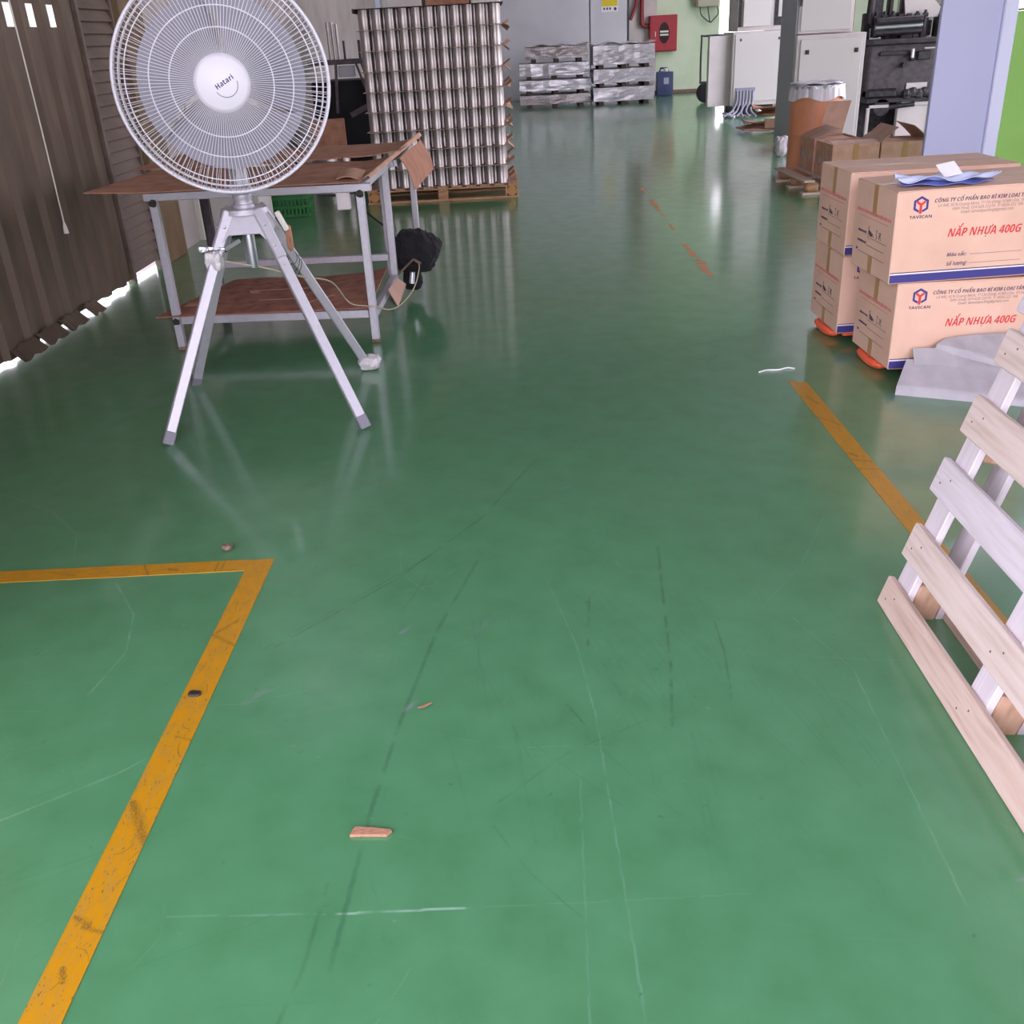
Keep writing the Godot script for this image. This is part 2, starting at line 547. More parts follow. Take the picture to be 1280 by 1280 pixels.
func floor_texture() -> ImageTexture:
	# scratches, tyre marks, scuffs and chips that lie on the near part of the floor (x -2.6..2.4, z -6..-0.9)
	var s := 2048
	var im := Image.create(s, s, false, Image.FORMAT_RGBA8)
	im.fill(Color(0.2, 0.4, 0.28, 0.0))
	var r := RandomNumberGenerator.new()
	r.seed = 77
	var no := FastNoiseLite.new()
	no.seed = 5
	no.frequency = 0.03
	var dot := func(x: int, y: int, c: Color, a: float) -> void:
		if x < 0 or y < 0 or x >= s or y >= s or a <= 0.0:
			return
		var o := im.get_pixel(x, y)
		var na := o.a + a * (1.0 - o.a)
		var k := a / maxf(na, 0.001)
		im.set_pixel(x, y, Color(lerpf(o.r, c.r, k), lerpf(o.g, c.g, k), lerpf(o.b, c.b, k), na))
	# stroke through floor points in metres, broken up by noise
	var stroke := func(p: Array, w: float, c: Color, a: float, gaps := 0.0) -> void:
		var px := []
		for q in p:
			px.append(Vector2((q.x + 2.6) / 5.0 * s, (q.y + 6.0) / 5.1 * s))
		for i in px.size() - 1:
			var l: float = px[i].distance_to(px[i + 1])
			var wp := maxf(w / 5.0 * s, 1.0)
			for k in int(l) + 1:
				var m: Vector2 = px[i].lerp(px[i + 1], k / maxf(l, 1.0))
				var g := no.get_noise_2d(m.x, m.y)
				if g < gaps - 0.6:
					continue
				var hw := int(ceil(wp * 0.5))
				for dx in range(-hw, hw + 1):
					for dy in range(-hw, hw + 1):
						var d := sqrt(float(dx * dx + dy * dy))
						var fall := clampf(wp * 0.5 + 0.5 - d, 0.0, 1.0)
						dot.call(int(m.x) + dx, int(m.y) + dy, c, a * fall * clampf(0.46 + 0.6 * g, 0.08, 1.0) / maxf(1.0, wp * 0.7))
	var pale := Color8(132, 176, 148)
	var dark := Color8(26, 62, 46)
	var tyre := Color8(30, 40, 36)
	# long pale curve down the middle and its companions
	stroke.call([Vector2(0.02, -2.55), Vector2(0.09, -2.2), Vector2(0.12, -1.9), Vector2(0.13, -1.6), Vector2(0.14, -1.3), Vector2(0.15, -0.95)], 0.005, pale, 0.42)
	stroke.call([Vector2(0.07, -1.7), Vector2(0.06, -1.35), Vector2(0.05, -1.0)], 0.004, pale, 0.35)
	stroke.call([Vector2(0.70, -2.3), Vector2(0.79, -2.05), Vector2(0.78, -1.7), Vector2(0.77, -1.3)], 0.005, pale, 0.36)
	stroke.call([Vector2(0.95, -2.9), Vector2(0.8, -2.6), Vector2(0.62, -2.35)], 0.004, pale, 0.35)
	stroke.call([Vector2(-0.75, -1.33), Vector2(-0.4, -1.325), Vector2(-0.17, -1.33)], 0.005, pale, 0.5, 0.25)
	stroke.call([Vector2(-0.17, -1.33), Vector2(0.1, -1.336), Vector2(0.38, -1.345)], 0.003, pale, 0.25, 0.35)
	stroke.call([Vector2(-0.42, -1.325), Vector2(-0.17, -1.33)], 0.006, Color8(170, 200, 182), 0.7)
	# arcs of the left bay
	stroke.call([Vector2(-1.35, -2.65), Vector2(-1.22, -2.45), Vector2(-1.17, -2.25), Vector2(-1.2, -2.05)], 0.006, pale, 0.6)
	stroke.call([Vector2(-2.1, -3.4), Vector2(-1.8, -3.2), Vector2(-1.62, -3.0), Vector2(-1.55, -2.8)], 0.006, pale, 0.4)
	stroke.call([Vector2(-1.5, -1.4), Vector2(-1.25, -1.58), Vector2(-1.0, -1.75), Vector2(-0.95, -1.8)], 0.007, pale, 0.5, 0.2)
	# dark wheel marks running up the aisle
	stroke.call([Vector2(-0.75, -2.25), Vector2(-0.45, -2.6), Vector2(-0.2, -3.0), Vector2(0.0, -3.5)], 0.008, tyre, 0.5, 0.2)
	stroke.call([Vector2(-0.9, -2.1), Vector2(-0.6, -2.45), Vector2(-0.35, -2.75)], 0.005, tyre, 0.35, 0.35)
	stroke.call([Vector2(-0.41, -1.2), Vector2(-0.39, -1.6), Vector2(-0.36, -1.9), Vector2(-0.3, -2.3), Vector2(-0.2, -2.7)], 0.012, dark, 0.45, 0.35)
	stroke.call([Vector2(0.30, -1.85), Vector2(0.33, -2.1), Vector2(0.36, -2.5), Vector2(0.38, -2.75)], 0.010, tyre, 0.5, 0.3)
	stroke.call([Vector2(0.46, -1.95), Vector2(0.48, -2.15), Vector2(0.48, -2.3)], 0.006, tyre, 0.5, 0.3)
	stroke.call([Vector2(0.12, -2.2), Vector2(0.14, -2.45)], 0.006, tyre, 0.5, 0.3)
	stroke.call([Vector2(0.05, -1.95), Vector2(0.10, -1.85)], 0.005, tyre, 0.5, 0.2)
	stroke.call([Vector2(-0.5, -1.0), Vector2(-0.46, -1.2), Vector2(-0.45, -1.4)], 0.01, tyre, 0.35, 0.3)
	# scuffed streaks of bare grey: x, z, length, width, direction
	for q in [[-0.18, -2.3, 0.16, 0.025, 1.15], [-0.75, -2.02, 0.09, 0.03, 0.7], [0.11, -3.23, 0.12, 0.03, 0.5], [0.55, -4.6, 0.22, 0.05, 0.25], [-0.35, -1.95, 0.03, 0.02, 1.0], [-0.4, -2.3, 0.035, 0.02, 0.9], [0.9, -1.36, 0.03, 0.02, 0.3]]:
		var dir := Vector2(cos(q[4]), -sin(q[4]))
		for k in 70:
			var along: float = (r.randf() - 0.5) * q[2]
			var m: Vector2 = Vector2(q[0], q[1]) + dir * along + Vector2(dir.y, -dir.x) * r.randfn() * q[3] * 0.3 * (1.0 - absf(along) / q[2])
			stroke.call([m, m + dir * r.randf_range(0.01, 0.04)], 0.003, Color8(128, 138, 142), 0.16)
	for q in [[0.16, -2.12], [0.19, -2.14], [0.32, -2.2], [0.28, -2.1], [0.42, -2.18]]:
		for k in 24:
			var m := Vector2(q[0] + r.randfn() * 0.012, q[1] + r.randfn() * 0.02)
			stroke.call([m, m + Vector2(0.003, 0.003)], 0.005, tyre, 0.2)
	# many small random scratches and specks
	for k in 170:
		var m := Vector2(r.randf_range(-2.5, 1.6), r.randf_range(-5.8, -0.95))
		var an := r.randf() * TAU
		var l := r.randf_range(0.03, 0.45)
		var b := m + Vector2(cos(an), sin(an)) * l
		var mid := (m + b) * 0.5 + Vector2(-sin(an), cos(an)) * r.randf_range(-0.05, 0.05)
		stroke.call([m, mid, b], r.randf_range(0.002, 0.004), pale if r.randf() < 0.6 else dark, r.randf_range(0.12, 0.34), 0.2)
	for k in 520:
		var m := Vector2(r.randf_range(-2.5, 2.2), r.randf_range(-5.9, -0.95))
		stroke.call([m, m + Vector2(r.randf_range(-0.01, 0.01), r.randf_range(-0.01, 0.01))], r.randf_range(0.003, 0.007), dark if r.randf() < 0.75 else pale, r.randf_range(0.2, 0.6))
	# sweeps of ingrained dirt, each many fine parallel scratches
	for q in [[-0.5, -3.6, 0.9, 0.35, 0.5], [0.3, -4.4, 1.4, 0.5, 0.2], [-1.6, -1.3, 0.7, 0.3, -0.6], [0.2, -2.2, 0.6, 0.25, 1.3], [-0.1, -5.2, 1.6, 0.5, 0.1]]:
		for k in 90:
			var m := Vector2(q[0] + r.randfn() * q[2] * 0.5, q[1] + r.randfn() * q[3])
			var an: float = q[4] + r.randfn() * 0.2
			var l := r.randf_range(0.1, 0.5)
			stroke.call([m, m + Vector2(cos(an), sin(an)) * l], 0.004, dark, r.randf_range(0.06, 0.2), 0.15)
	var x := ImageTexture.create_from_image(im)
	return x


func dirt_texture() -> ImageTexture:
	# dark flecks and short streaks of grit, evenly strewn (x -2.95..4.05, z -26.1..-4.3)
	var im := Image.create(768, 2048, false, Image.FORMAT_RGBA8)
	im.fill(Color(0.13, 0.15, 0.14, 0.0))
	var r := RandomNumberGenerator.new()
	r.seed = 33
	for k in 900:
		var p := Vector2(r.randf_range(4.0, 760.0), r.randf_range(4.0, 2040.0))
		var an := r.randf_range(-0.5, 0.5) if r.randf() < 0.7 else r.randf() * TAU
		var l := r.randf_range(1.0, 16.0)
		var a := r.randf_range(0.15, 0.5)
		for i in int(l) + 1:
			var q := p + Vector2(cos(an), sin(an)) * i
			if q.x > 1 and q.x < 767 and q.y > 1 and q.y < 2047 and r.randf() < 0.8:
				im.set_pixel(int(q.x), int(q.y), Color(0.13, 0.15, 0.14, a))
	return ImageTexture.create_from_image(im)


func ripple_texture() -> ImageTexture:
	# gentle unevenness of the poured floor: a sum of periodic waves, in floating point so that no steps show
	var s := 256
	var im := Image.create(s, s, false, Image.FORMAT_RGBAF)
	var r := RandomNumberGenerator.new()
	r.seed = 9
	var waves := []
	for k in 22:
		waves.append([r.randi_range(-14, 14), r.randi_range(-14, 14), r.randf() * TAU, r.randf_range(0.3, 1.0)])
	var row := PackedFloat32Array()
	for y in s:
		for x in s:
			var h := 0.0
			for w in waves:
				h += w[3] * sin(TAU * (w[0] * x + w[1] * y) / s + w[2])
			h = 0.5 + 0.06 * h
			im.set_pixel(x, y, Color(h, h, h))
	return ImageTexture.create_from_image(im)


func tape_texture(sd: int, marks: Array) -> ImageTexture:
	# yellow floor paint with grime, cuts and a few scuffs; u runs across, v along the strip
	var im := Image.create(128, 2048, false, Image.FORMAT_RGBA8)
	var a := FastNoiseLite.new()
	a.seed = sd
	a.frequency = 0.02
	a.fractal_octaves = 4
	var b := FastNoiseLite.new()
	b.seed = sd + 1
	b.frequency = 0.06
	b.fractal_octaves = 3
	for y in 2048:
		for x in 128:
			var g := a.get_noise_2d(x, y * 0.6)
			var h := b.get_noise_2d(x * 1.5, y)
			var c := Color8(188, 134, 18).lerp(Color8(176, 132, 46), clampf(0.35 + g * 1.1, 0.0, 1.0))
			if h > 0.46 and g > 0.02:
				c = c.lerp(Color8(70, 62, 40), clampf((h - 0.46) * 9.0, 0.0, 0.7))
			im.set_pixel(x, y, c)
	var r := RandomNumberGenerator.new()
	r.seed = sd
	for k in 26:
		var p := Vector2(r.randf() * 128.0, r.randf() * 2048.0)
		var an := r.randf() * TAU
		var l := r.randf_range(10.0, 70.0)
		var w := r.randi_range(1, 3)
		for i in int(l):
			var q := p + Vector2(cos(an + i * 0.01), sin(an + i * 0.01)) * i
			for dx in w:
				if q.x >= 0 and q.x + dx < 128 and q.y >= 0 and q.y < 2048:
					im.set_pixel(int(q.x) + dx, int(q.y), im.get_pixel(int(q.x) + dx, int(q.y)).lerp(Color8(80, 66, 44), 0.5))
	# stains with a known place: distance along the strip, place across, length, width, slant, darkness
	for q in marks:
		var n := int(q[2] / 2.2 * 2048.0 * q[3] / 0.076 * 128.0 * 0.5)
		for k in n:
			var s := r.randf() - 0.5
			var along: float = s * q[2]
			var across: float = r.randfn() * q[3] * 0.3 * (1.0 - absf(s))
			var px := int((q[1] * 0.076 + along * sin(q[4]) + across * cos(q[4])) / 0.076 * 128.0)
			var py := int((q[0] + along * cos(q[4]) - across * sin(q[4])) / 2.2 * 2048.0)
			if px >= 0 and px < 128 and py >= 0 and py < 2048:
				im.set_pixel(px, py, im.get_pixel(px, py).lerp(Color8(72, 62, 44), q[5]))
	return ImageTexture.create_from_image(im)


func build_setting() -> void:
	# --- floor: painted green, glossy, faintly wavy
	var fm := StandardMaterial3D.new()
	fm.albedo_texture = noise_tex(51, 0.012, [c8(70, 128, 84), c8(76, 134, 91), c8(79, 138, 95), c8(84, 142, 99)], 6, 1024)
	fm.uv1_triplanar = true
	fm.uv1_world_triplanar = true
	fm.uv1_scale = Vector3(0.45, 0.45, 0.45)
	fm.roughness_texture = noise_tex(52, 0.02, [Color(0.29, 0.29, 0.29), Color(0.33, 0.33, 0.33), Color(0.38, 0.38, 0.38)], 5, 512)
	fm.roughness = 1.0
	fm.metallic_specular = 0.5
	fm.clearcoat_enabled = true
	fm.clearcoat = 0.8
	fm.clearcoat_roughness = 0.13
	fm.heightmap_enabled = true
	fm.heightmap_texture = ripple_texture()
	fm.heightmap_scale = 0.022
	fm.detail_enabled = true
	fm.detail_uv_layer = BaseMaterial3D.DETAIL_UV_2
	fm.detail_albedo = floor_texture()
	fm.detail_blend_mode = BaseMaterial3D.BLEND_MODE_MIX
	var far: StandardMaterial3D = fm.duplicate()
	far.detail_albedo = dirt_texture()
	var patch := func(called: String, rects: Array, m: Material, label: String, area: Rect2) -> void:
		var st := SurfaceTool.new()
		st.begin(Mesh.PRIMITIVE_TRIANGLES)
		for r in rects:
			for q in [[0, 0], [1, 0], [1, 1], [0, 0], [1, 1], [0, 1]]:
				var c := Vector2(r.position.x + q[0] * r.size.x, r.position.y + q[1] * r.size.y)
				st.set_uv(Vector2.ZERO)
				st.set_uv2((c - area.position) / area.size if area.grow(0.01).encloses(r) else Vector2(0.0002, 0.0002))
				st.set_normal(Vector3.UP)
				st.add_vertex(Vector3(c.x, 0.0, c.y))
		tag(put(called, st.commit(), m), label, "floor", "", "structure")
	patch.call("floor", [Rect2(-2.6, -4.6, 5.0, 3.7), Rect2(-2.95, -4.6, 0.35, 8.6), Rect2(2.4, -4.6, 6.6, 8.6), Rect2(-2.6, -0.9, 5.0, 4.9)], fm, "glossy green painted factory floor with scratches and wheel marks", Rect2(-2.6, -6.0, 5.0, 5.1))
	patch.call("floor", [Rect2(-2.95, -26.1, 7.0, 21.5), Rect2(4.05, -26.1, 4.95, 21.5)], far, "glossy green floor of the far aisle with flecks of grit", Rect2(-2.95, -26.1, 7.0, 21.8))
	var b := MB.new()
	b.box(Vector3(3.0, -0.11, -11.0), Vector3(12.2, 0.2, 30.4))
	struct("floor_slab", b, M.concrete, "grey concrete slab under the green floor", "slab")
	b = MB.new()
	b.box(Vector3(-24.0, -0.06, -10), Vector3(42.06, 0.1, 90))
	b.box(Vector3(30.2, -0.06, -10), Vector3(42.0, 0.1, 90))
	b.box(Vector3(3.1, -0.06, 20.0), Vector3(12.2, 0.1, 31.6))
	b.box(Vector3(3.1, -0.06, -41.0), Vector3(12.2, 0.1, 29.6))
	struct("yard_ground", b, M.concrete, "pale concrete yard outside the hall", "ground")

	# --- left wall: corrugated sheet with vertical ribs, open slots high up and a gap along its foot
	var top := 6.0
	b = MB.new()
	var prof := []          # (z, x) along the wall, trapezoid ribs every 0.28 m
	var z := -7.07
	while z < -1.4:
		prof.append_array([Vector2(z, 0.0), Vector2(z + 0.15, 0.0), Vector2(z + 0.175, 0.035), Vector2(z + 0.255, 0.035)])
		z += 0.28
	prof.append(Vector2(z, 0.0))
	for i in prof.size() - 1:
		var p: Vector2 = prof[i]
		var q: Vector2 = prof[i + 1]
		var valley := i % 4 == 0
		var foot := 0.028 if p.x < -6.1 else 0.02
		var spans := [[foot, top]]
		if valley and p.x > -6.95 and p.x < -5.6:
			spans = [[foot, 1.675], [1.80, top]]
		for s in spans:
			for off in [0.0, -0.004]:
				b.quad(Vector3(-2.90 + p.y + off, s[0], p.x), Vector3(-2.90 + q.y + off, s[0], q.x), Vector3(-2.90 + q.y + off, s[1], q.x), Vector3(-2.90 + p.y + off, s[1], p.x), Vector3(1.0 if off == 0.0 else -1.0, 0, 0))
	b.box(Vector3(-2.90, 5.3, 1.5), Vector3(0.06, 1.4, 5.2))
	b.box(Vector3(-2.90, 3.0, -1.1), Vector3(0.10, 6.0, 0.12), 0.006)
	struct("wall_left", b, M.sheet_brown, "dim brown corrugated metal wall with vertical ribs at the left")
	b = MB.new()
	for q in [[-6.3, -6.1, 0.06], [-6.02, -5.74, 0.05], [-5.72, -5.44, 0.045], [-5.42, -5.12, 0.04]]:
		b.sheet(func(u: float, w: float) -> Vector3: return Vector3(-2.86 + 0.07 * w + 0.01 * sin(u * 9.0), 0.075 - 0.068 * w + 0.006 * sin(u * 14.0 + q[0]), lerpf(q[0], q[1], u)), 6, 3, 0.002)
	struct("trim_1", b, M.sheet_brown, "bent sheet metal flashing along the foot of the ribbed wall", "trim")
	b = MB.new()
	b.box(Vector3(-2.925, 1.74, -6.2), Vector3(0.006, 0.22, 1.5))
	struct("window_1", b, M.fibreglass, "narrow strip of dusty translucent sheet behind the wall slots", "window")
	# louvred shutter, one slat after another
	b = MB.new()
	b.box(Vector3(-2.90, 3.0, -7.09), Vector3(0.06, 6.0, 0.04), 0.004)
	b.box(Vector3(-2.90, 3.0, -7.69), Vector3(0.06, 6.0, 0.04), 0.004)
	var frame := struct("wall_louvre", b, M.louvre, "dim brown louvred wall panel of horizontal slats beside the ribbed sheet")
	var slat := MB.new()
	slat.box(Vector3.ZERO, Vector3(0.010, 0.082, 0.57), 0.002, Basis(Vector3.FORWARD, -0.38))
	var sm := slat.mesh()
	for k in 32:
		put("slat", sm, M.louvre, frame, Transform3D(Basis.IDENTITY, Vector3(-2.895, 0.10 + k * 0.075, -7.39)))
	b = MB.new()
	b.box(Vector3(-2.92, 4.25, -7.39), Vector3(0.03, 3.5, 0.6))
	obj("upper_panel", b, M.louvre, frame)
	b = MB.new()
	b.box(Vector3(-2.945, 1.30, -7.39), Vector3(0.01, 2.5, 0.6))
	obj("backing_sheet", b, M.louvre, frame)
	b = MB.new()
	b.box(Vector3(-2.88, 3.0, -7.95), Vector3(0.10, 6.0, 0.46), 0.006)
	struct("trim_2", b, M.post_brown, "wide ochre brown post at the end of the louvred panel", "post")
	b = MB.new()
	b.box(Vector3(-2.95, 3.0, -17.1), Vector3(0.14, 6.0, 18.0))
	struct("wall_left_far", b, M.plaster_dull, "pale grey plastered wall beyond the brown post on the left")
	b = MB.new()
	b.box(Vector3(-2.86, 0.55, -8.75), Vector3(0.05, 1.1, 0.10), 0.004)
	struct("trim_3", b, M.pale, "narrow pale upright trim on the left wall behind the work table", "trim")

	# --- far wall with sliding door, green painted part and an open doorway on its right
	b = MB.new()
	b.box(Vector3(-0.6, 3.0, -26.08), Vector3(4.6, 6.0, 0.16))
	b.box(Vector3(3.0, 3.0, -26.08), Vector3(0.6, 6.0, 0.16))
	b.box(Vector3(2.2, 3.0, -26.08), Vector3(1.0, 6.0, 0.16))
	struct("wall_far", b, M.plaster, "pale plastered far wall of the hall")
	b = MB.new()
	b.box(Vector3(4.05, 3.0, -26.08), Vector3(1.5, 6.0, 0.16))
	b.box(Vector3(5.35, 4.4, -26.08), Vector3(1.1, 3.2, 0.16))
	b.box(Vector3(7.45, 3.0, -26.08), Vector3(3.1, 6.0, 0.16))
	struct("wall_far_green", b, M.plaster_green, "pale green painted end of the far wall behind the red hose cabinet")
	b = MB.new()
	b.box(Vector3(0.45, 2.0, -25.96), Vector3(2.46, 4.0, 0.07), 0.008)
	var dr := struct("door_1", b, M.paint_white, "large white sliding door leaf behind the wrapped metal bundles", "door")
	b = MB.new()
	b.box(Vector3(1.69, 2.0, -25.96), Vector3(0.02, 4.0, 0.05))
	obj("seal", b, M.lock, dr)
	b = MB.new()
	b.box(Vector3(2.15, 2.0, -25.97), Vector3(0.88, 4.0, 0.06), 0.008)
	struct("door_2", b, M.paint_white, "narrow white door leaf carrying a yellow sign", "door")
	b = MB.new()
	b.box(Vector3(2.62, 2.0, -25.96), Vector3(0.03, 4.0, 0.08))
	struct("trim_4", b, M.lock, "dark edge strip between the white door and the plaster", "trim")
	b = MB.new()
	b.box(Vector3(3.25, 0.04, -25.93), Vector3(3.0, 0.08, 0.14), 0.01)
	struct("baseboard_far", b, M.oily, "rust stained low kerb along the foot of the green wall", "baseboard")

	# --- right wall with an open side door near the far end, back wall with the wide entrance, roof
	b = MB.new()
	b.box(Vector3(9.1, 3.0, 0.0), Vector3(0.2, 6.0, 8.0))
	b.box(Vector3(9.1, 5.2, -8.25), Vector3(0.2, 1.6, 8.5))
	b.box(Vector3(9.1, 3.0, -4.9), Vector3(0.2, 6.0, 1.8))
	b.box(Vector3(9.1, 3.0, -12.9), Vector3(0.2, 6.0, 0.8))
	b.box(Vector3(9.1, 5.3, -16.9), Vector3(0.2, 1.4, 7.2))
	b.box(Vector3(9.1, 3.0, -23.35), Vector3(0.2, 6.0, 5.7))
	struct("wall_right", b, M.plaster, "plastered right wall of the hall with open side doors")
	b = MB.new()
	b.box(Vector3(7.6, 3.0, 4.1), Vector3(3.2, 6.0, 0.2))
	b.box(Vector3(-2.5, 3.0, 4.1), Vector3(1.0, 6.0, 0.2))
	b.box(Vector3(2.0, 5.7, 4.1), Vector3(8.0, 0.6, 0.2))
	struct("wall_back", b, M.plaster, "wall with the wide open entrance behind the viewer")
	b = MB.new()
	b.box(Vector3(1.6, 6.1, -15.4), Vector3(9.6, 0.2, 21.8))
	b.box(Vector3(7.8, 6.1, -9.0), Vector3(2.8, 0.2, 9.0))
	b.box(Vector3(7.8, 6.1, -24.6), Vector3(2.8, 0.2, 3.4))
	b.box(Vector3(9.0, 6.1, -18.2), Vector3(0.4, 0.2, 9.4))
	b.box(Vector3(3.0, 6.1, -0.1), Vector3(12.4, 0.2, 8.8))
	struct("ceiling", b, M.roof, "grey sheet metal roof of the hall", "ceiling")


# ------------------------------------------------------------------ floor markings
func strip(label: String, outline: Array, sd: int, marks: Array, called := "floor_marking") -> void:
	# outline: pairs (left edge, right edge) of floor points along the strip
	var b := MB.new()
	var run := 0.0
	for i in outline.size() - 1:
		var a0: Vector2 = outline[i][0]
		var a1: Vector2 = outline[i][1]
		var b0: Vector2 = outline[i + 1][0]
		var b1: Vector2 = outline[i + 1][1]
		var nxt := run + ((b0 + b1) * 0.5).distance_to((a0 + a1) * 0.5) / 2.2
		var y := 0.0016
		b.quad(Vector3(a0.x, y, a0.y), Vector3(a1.x, y, a1.y), Vector3(b1.x, y, b1.y), Vector3(b0.x, y, b0.y), Vector3.UP, [Vector2(0, run), Vector2(1, run), Vector2(1, nxt), Vector2(0, nxt)])
		for e in [[a0, b0, -1.0], [a1, b1, 1.0]]:
			var d: Vector2 = (a1 - a0) * e[2]
			b.quad(Vector3(e[0].x, 0, e[0].y), Vector3(e[1].x, 0, e[1].y), Vector3(e[1].x, y, e[1].y), Vector3(e[0].x, y, e[0].y), Vector3(d.x, 0, d.y))
		run = nxt
	var m := StandardMaterial3D.new()
	m.albedo_texture = tape_texture(sd, marks)
	m.roughness = 0.32
	tag(obj(called, b, m), label, "floor marking", "", "")


func markings() -> void:
	strip("yellow floor line running from the left bay corner towards the viewer", [[Vector2(-0.947, -2.76), Vector2(-0.868, -2.766)], [Vector2(-0.945, -2.2), Vector2(-0.866, -2.2)], [Vector2(-0.941, -1.5), Vector2(-0.863, -1.5)], [Vector2(-0.938, -0.8), Vector2(-0.861, -0.8)]], 3, [[1.18, 0.6, 0.16, 0.03, 0.5, 0.45], [0.47, 0.5, 0.10, 0.02, 0.9, 0.4], [0.40, 0.4, 0.08, 0.015, -0.6, 0.5], [1.44, 0.35, 0.05, 0.016, 1.0, 0.5], [1.46, 0.7, 0.05, 0.012, 1.3, 0.5], [1.56, 0.5, 0.04, 0.016, 0.4, 0.6], [0.9, 0.8, 0.06, 0.01, 1.2, 0.4]])
	strip("yellow floor line crossing left from the bay corner to the wall", [[Vector2(-0.9475, -2.692), Vector2(-0.9475, -2.764)], [Vector2(-1.6, -2.678), Vector2(-1.6, -2.752)], [Vector2(-2.75, -2.65), Vector2(-2.75, -2.735)]], 8, [[0.33, 0.5, 0.09, 0.012, 1.1, 0.6], [0.24, 0.4, 0.04, 0.02, 0.3, 0.7], [0.10, 0.5, 0.07, 0.008, 1.5, 0.6], [0.08, 0.5, 0.07, 0.006, 1.5, 0.6], [0.6, 0.5, 0.1, 0.02, 0.3, 0.25]])
	strip("yellow floor line at the right, ending under the leaning pallet", [[Vector2(1.178, -4.29), Vector2(1.256, -4.26)], [Vector2(1.185, -3.4), Vector2(1.260, -3.4)], [Vector2(1.195, -2.2), Vector2(1.27, -2.2)], [Vector2(1.2, -1.0), Vector2(1.275, -1.0)]], 12, [[0.5, 0.4, 0.14, 0.02, 0.6, 0.4], [0.86, 0.3, 0.05, 0.02, 0.5, 0.6], [0.92, 0.5, 0.10, 0.02, 1.2, 0.4], [1.0, 0.6, 0.12, 0.014, 1.4, 0.4], [0.25, 0.5, 0.1, 0.02, 0.2, 0.35]])
	# what is left of the line farther up the aisle: torn scraps
	var b := MB.new()
	var r := RandomNumberGenerator.new()
	r.seed = 4
	for q in [[-6.45, -6.95, 0.8], [-7.1, -7.55, 0.62], [-8.15, -8.4, 0.35], [-8.75, -8.95, 0.35], [-9.1, -9.65, 0.75], [-10.2, -10.5, 0.5]]:
		var za: float = q[0]
		while za > q[1]:
			var l := r.randf_range(0.06, 0.16)
			var w: float = 0.075 * q[2] * r.randf_range(0.6, 1.0)
			var xc := 1.2 + r.randf_range(-0.012, 0.012)
			b.box(Vector3(xc, 0.0005, za - l * 0.5), Vector3(w, 0.0012, l))
			za -= l * r.randf_range(0.9, 1.2)
	tag(obj("worn_floor_marking", b, grained([c8(176, 122, 88), c8(204, 140, 88), c8(186, 130, 92)], Vector3(9, 9, 9), 0.4, 61, 0.03)), "worn orange scraps of floor line along the middle of the aisle", "floor marking")


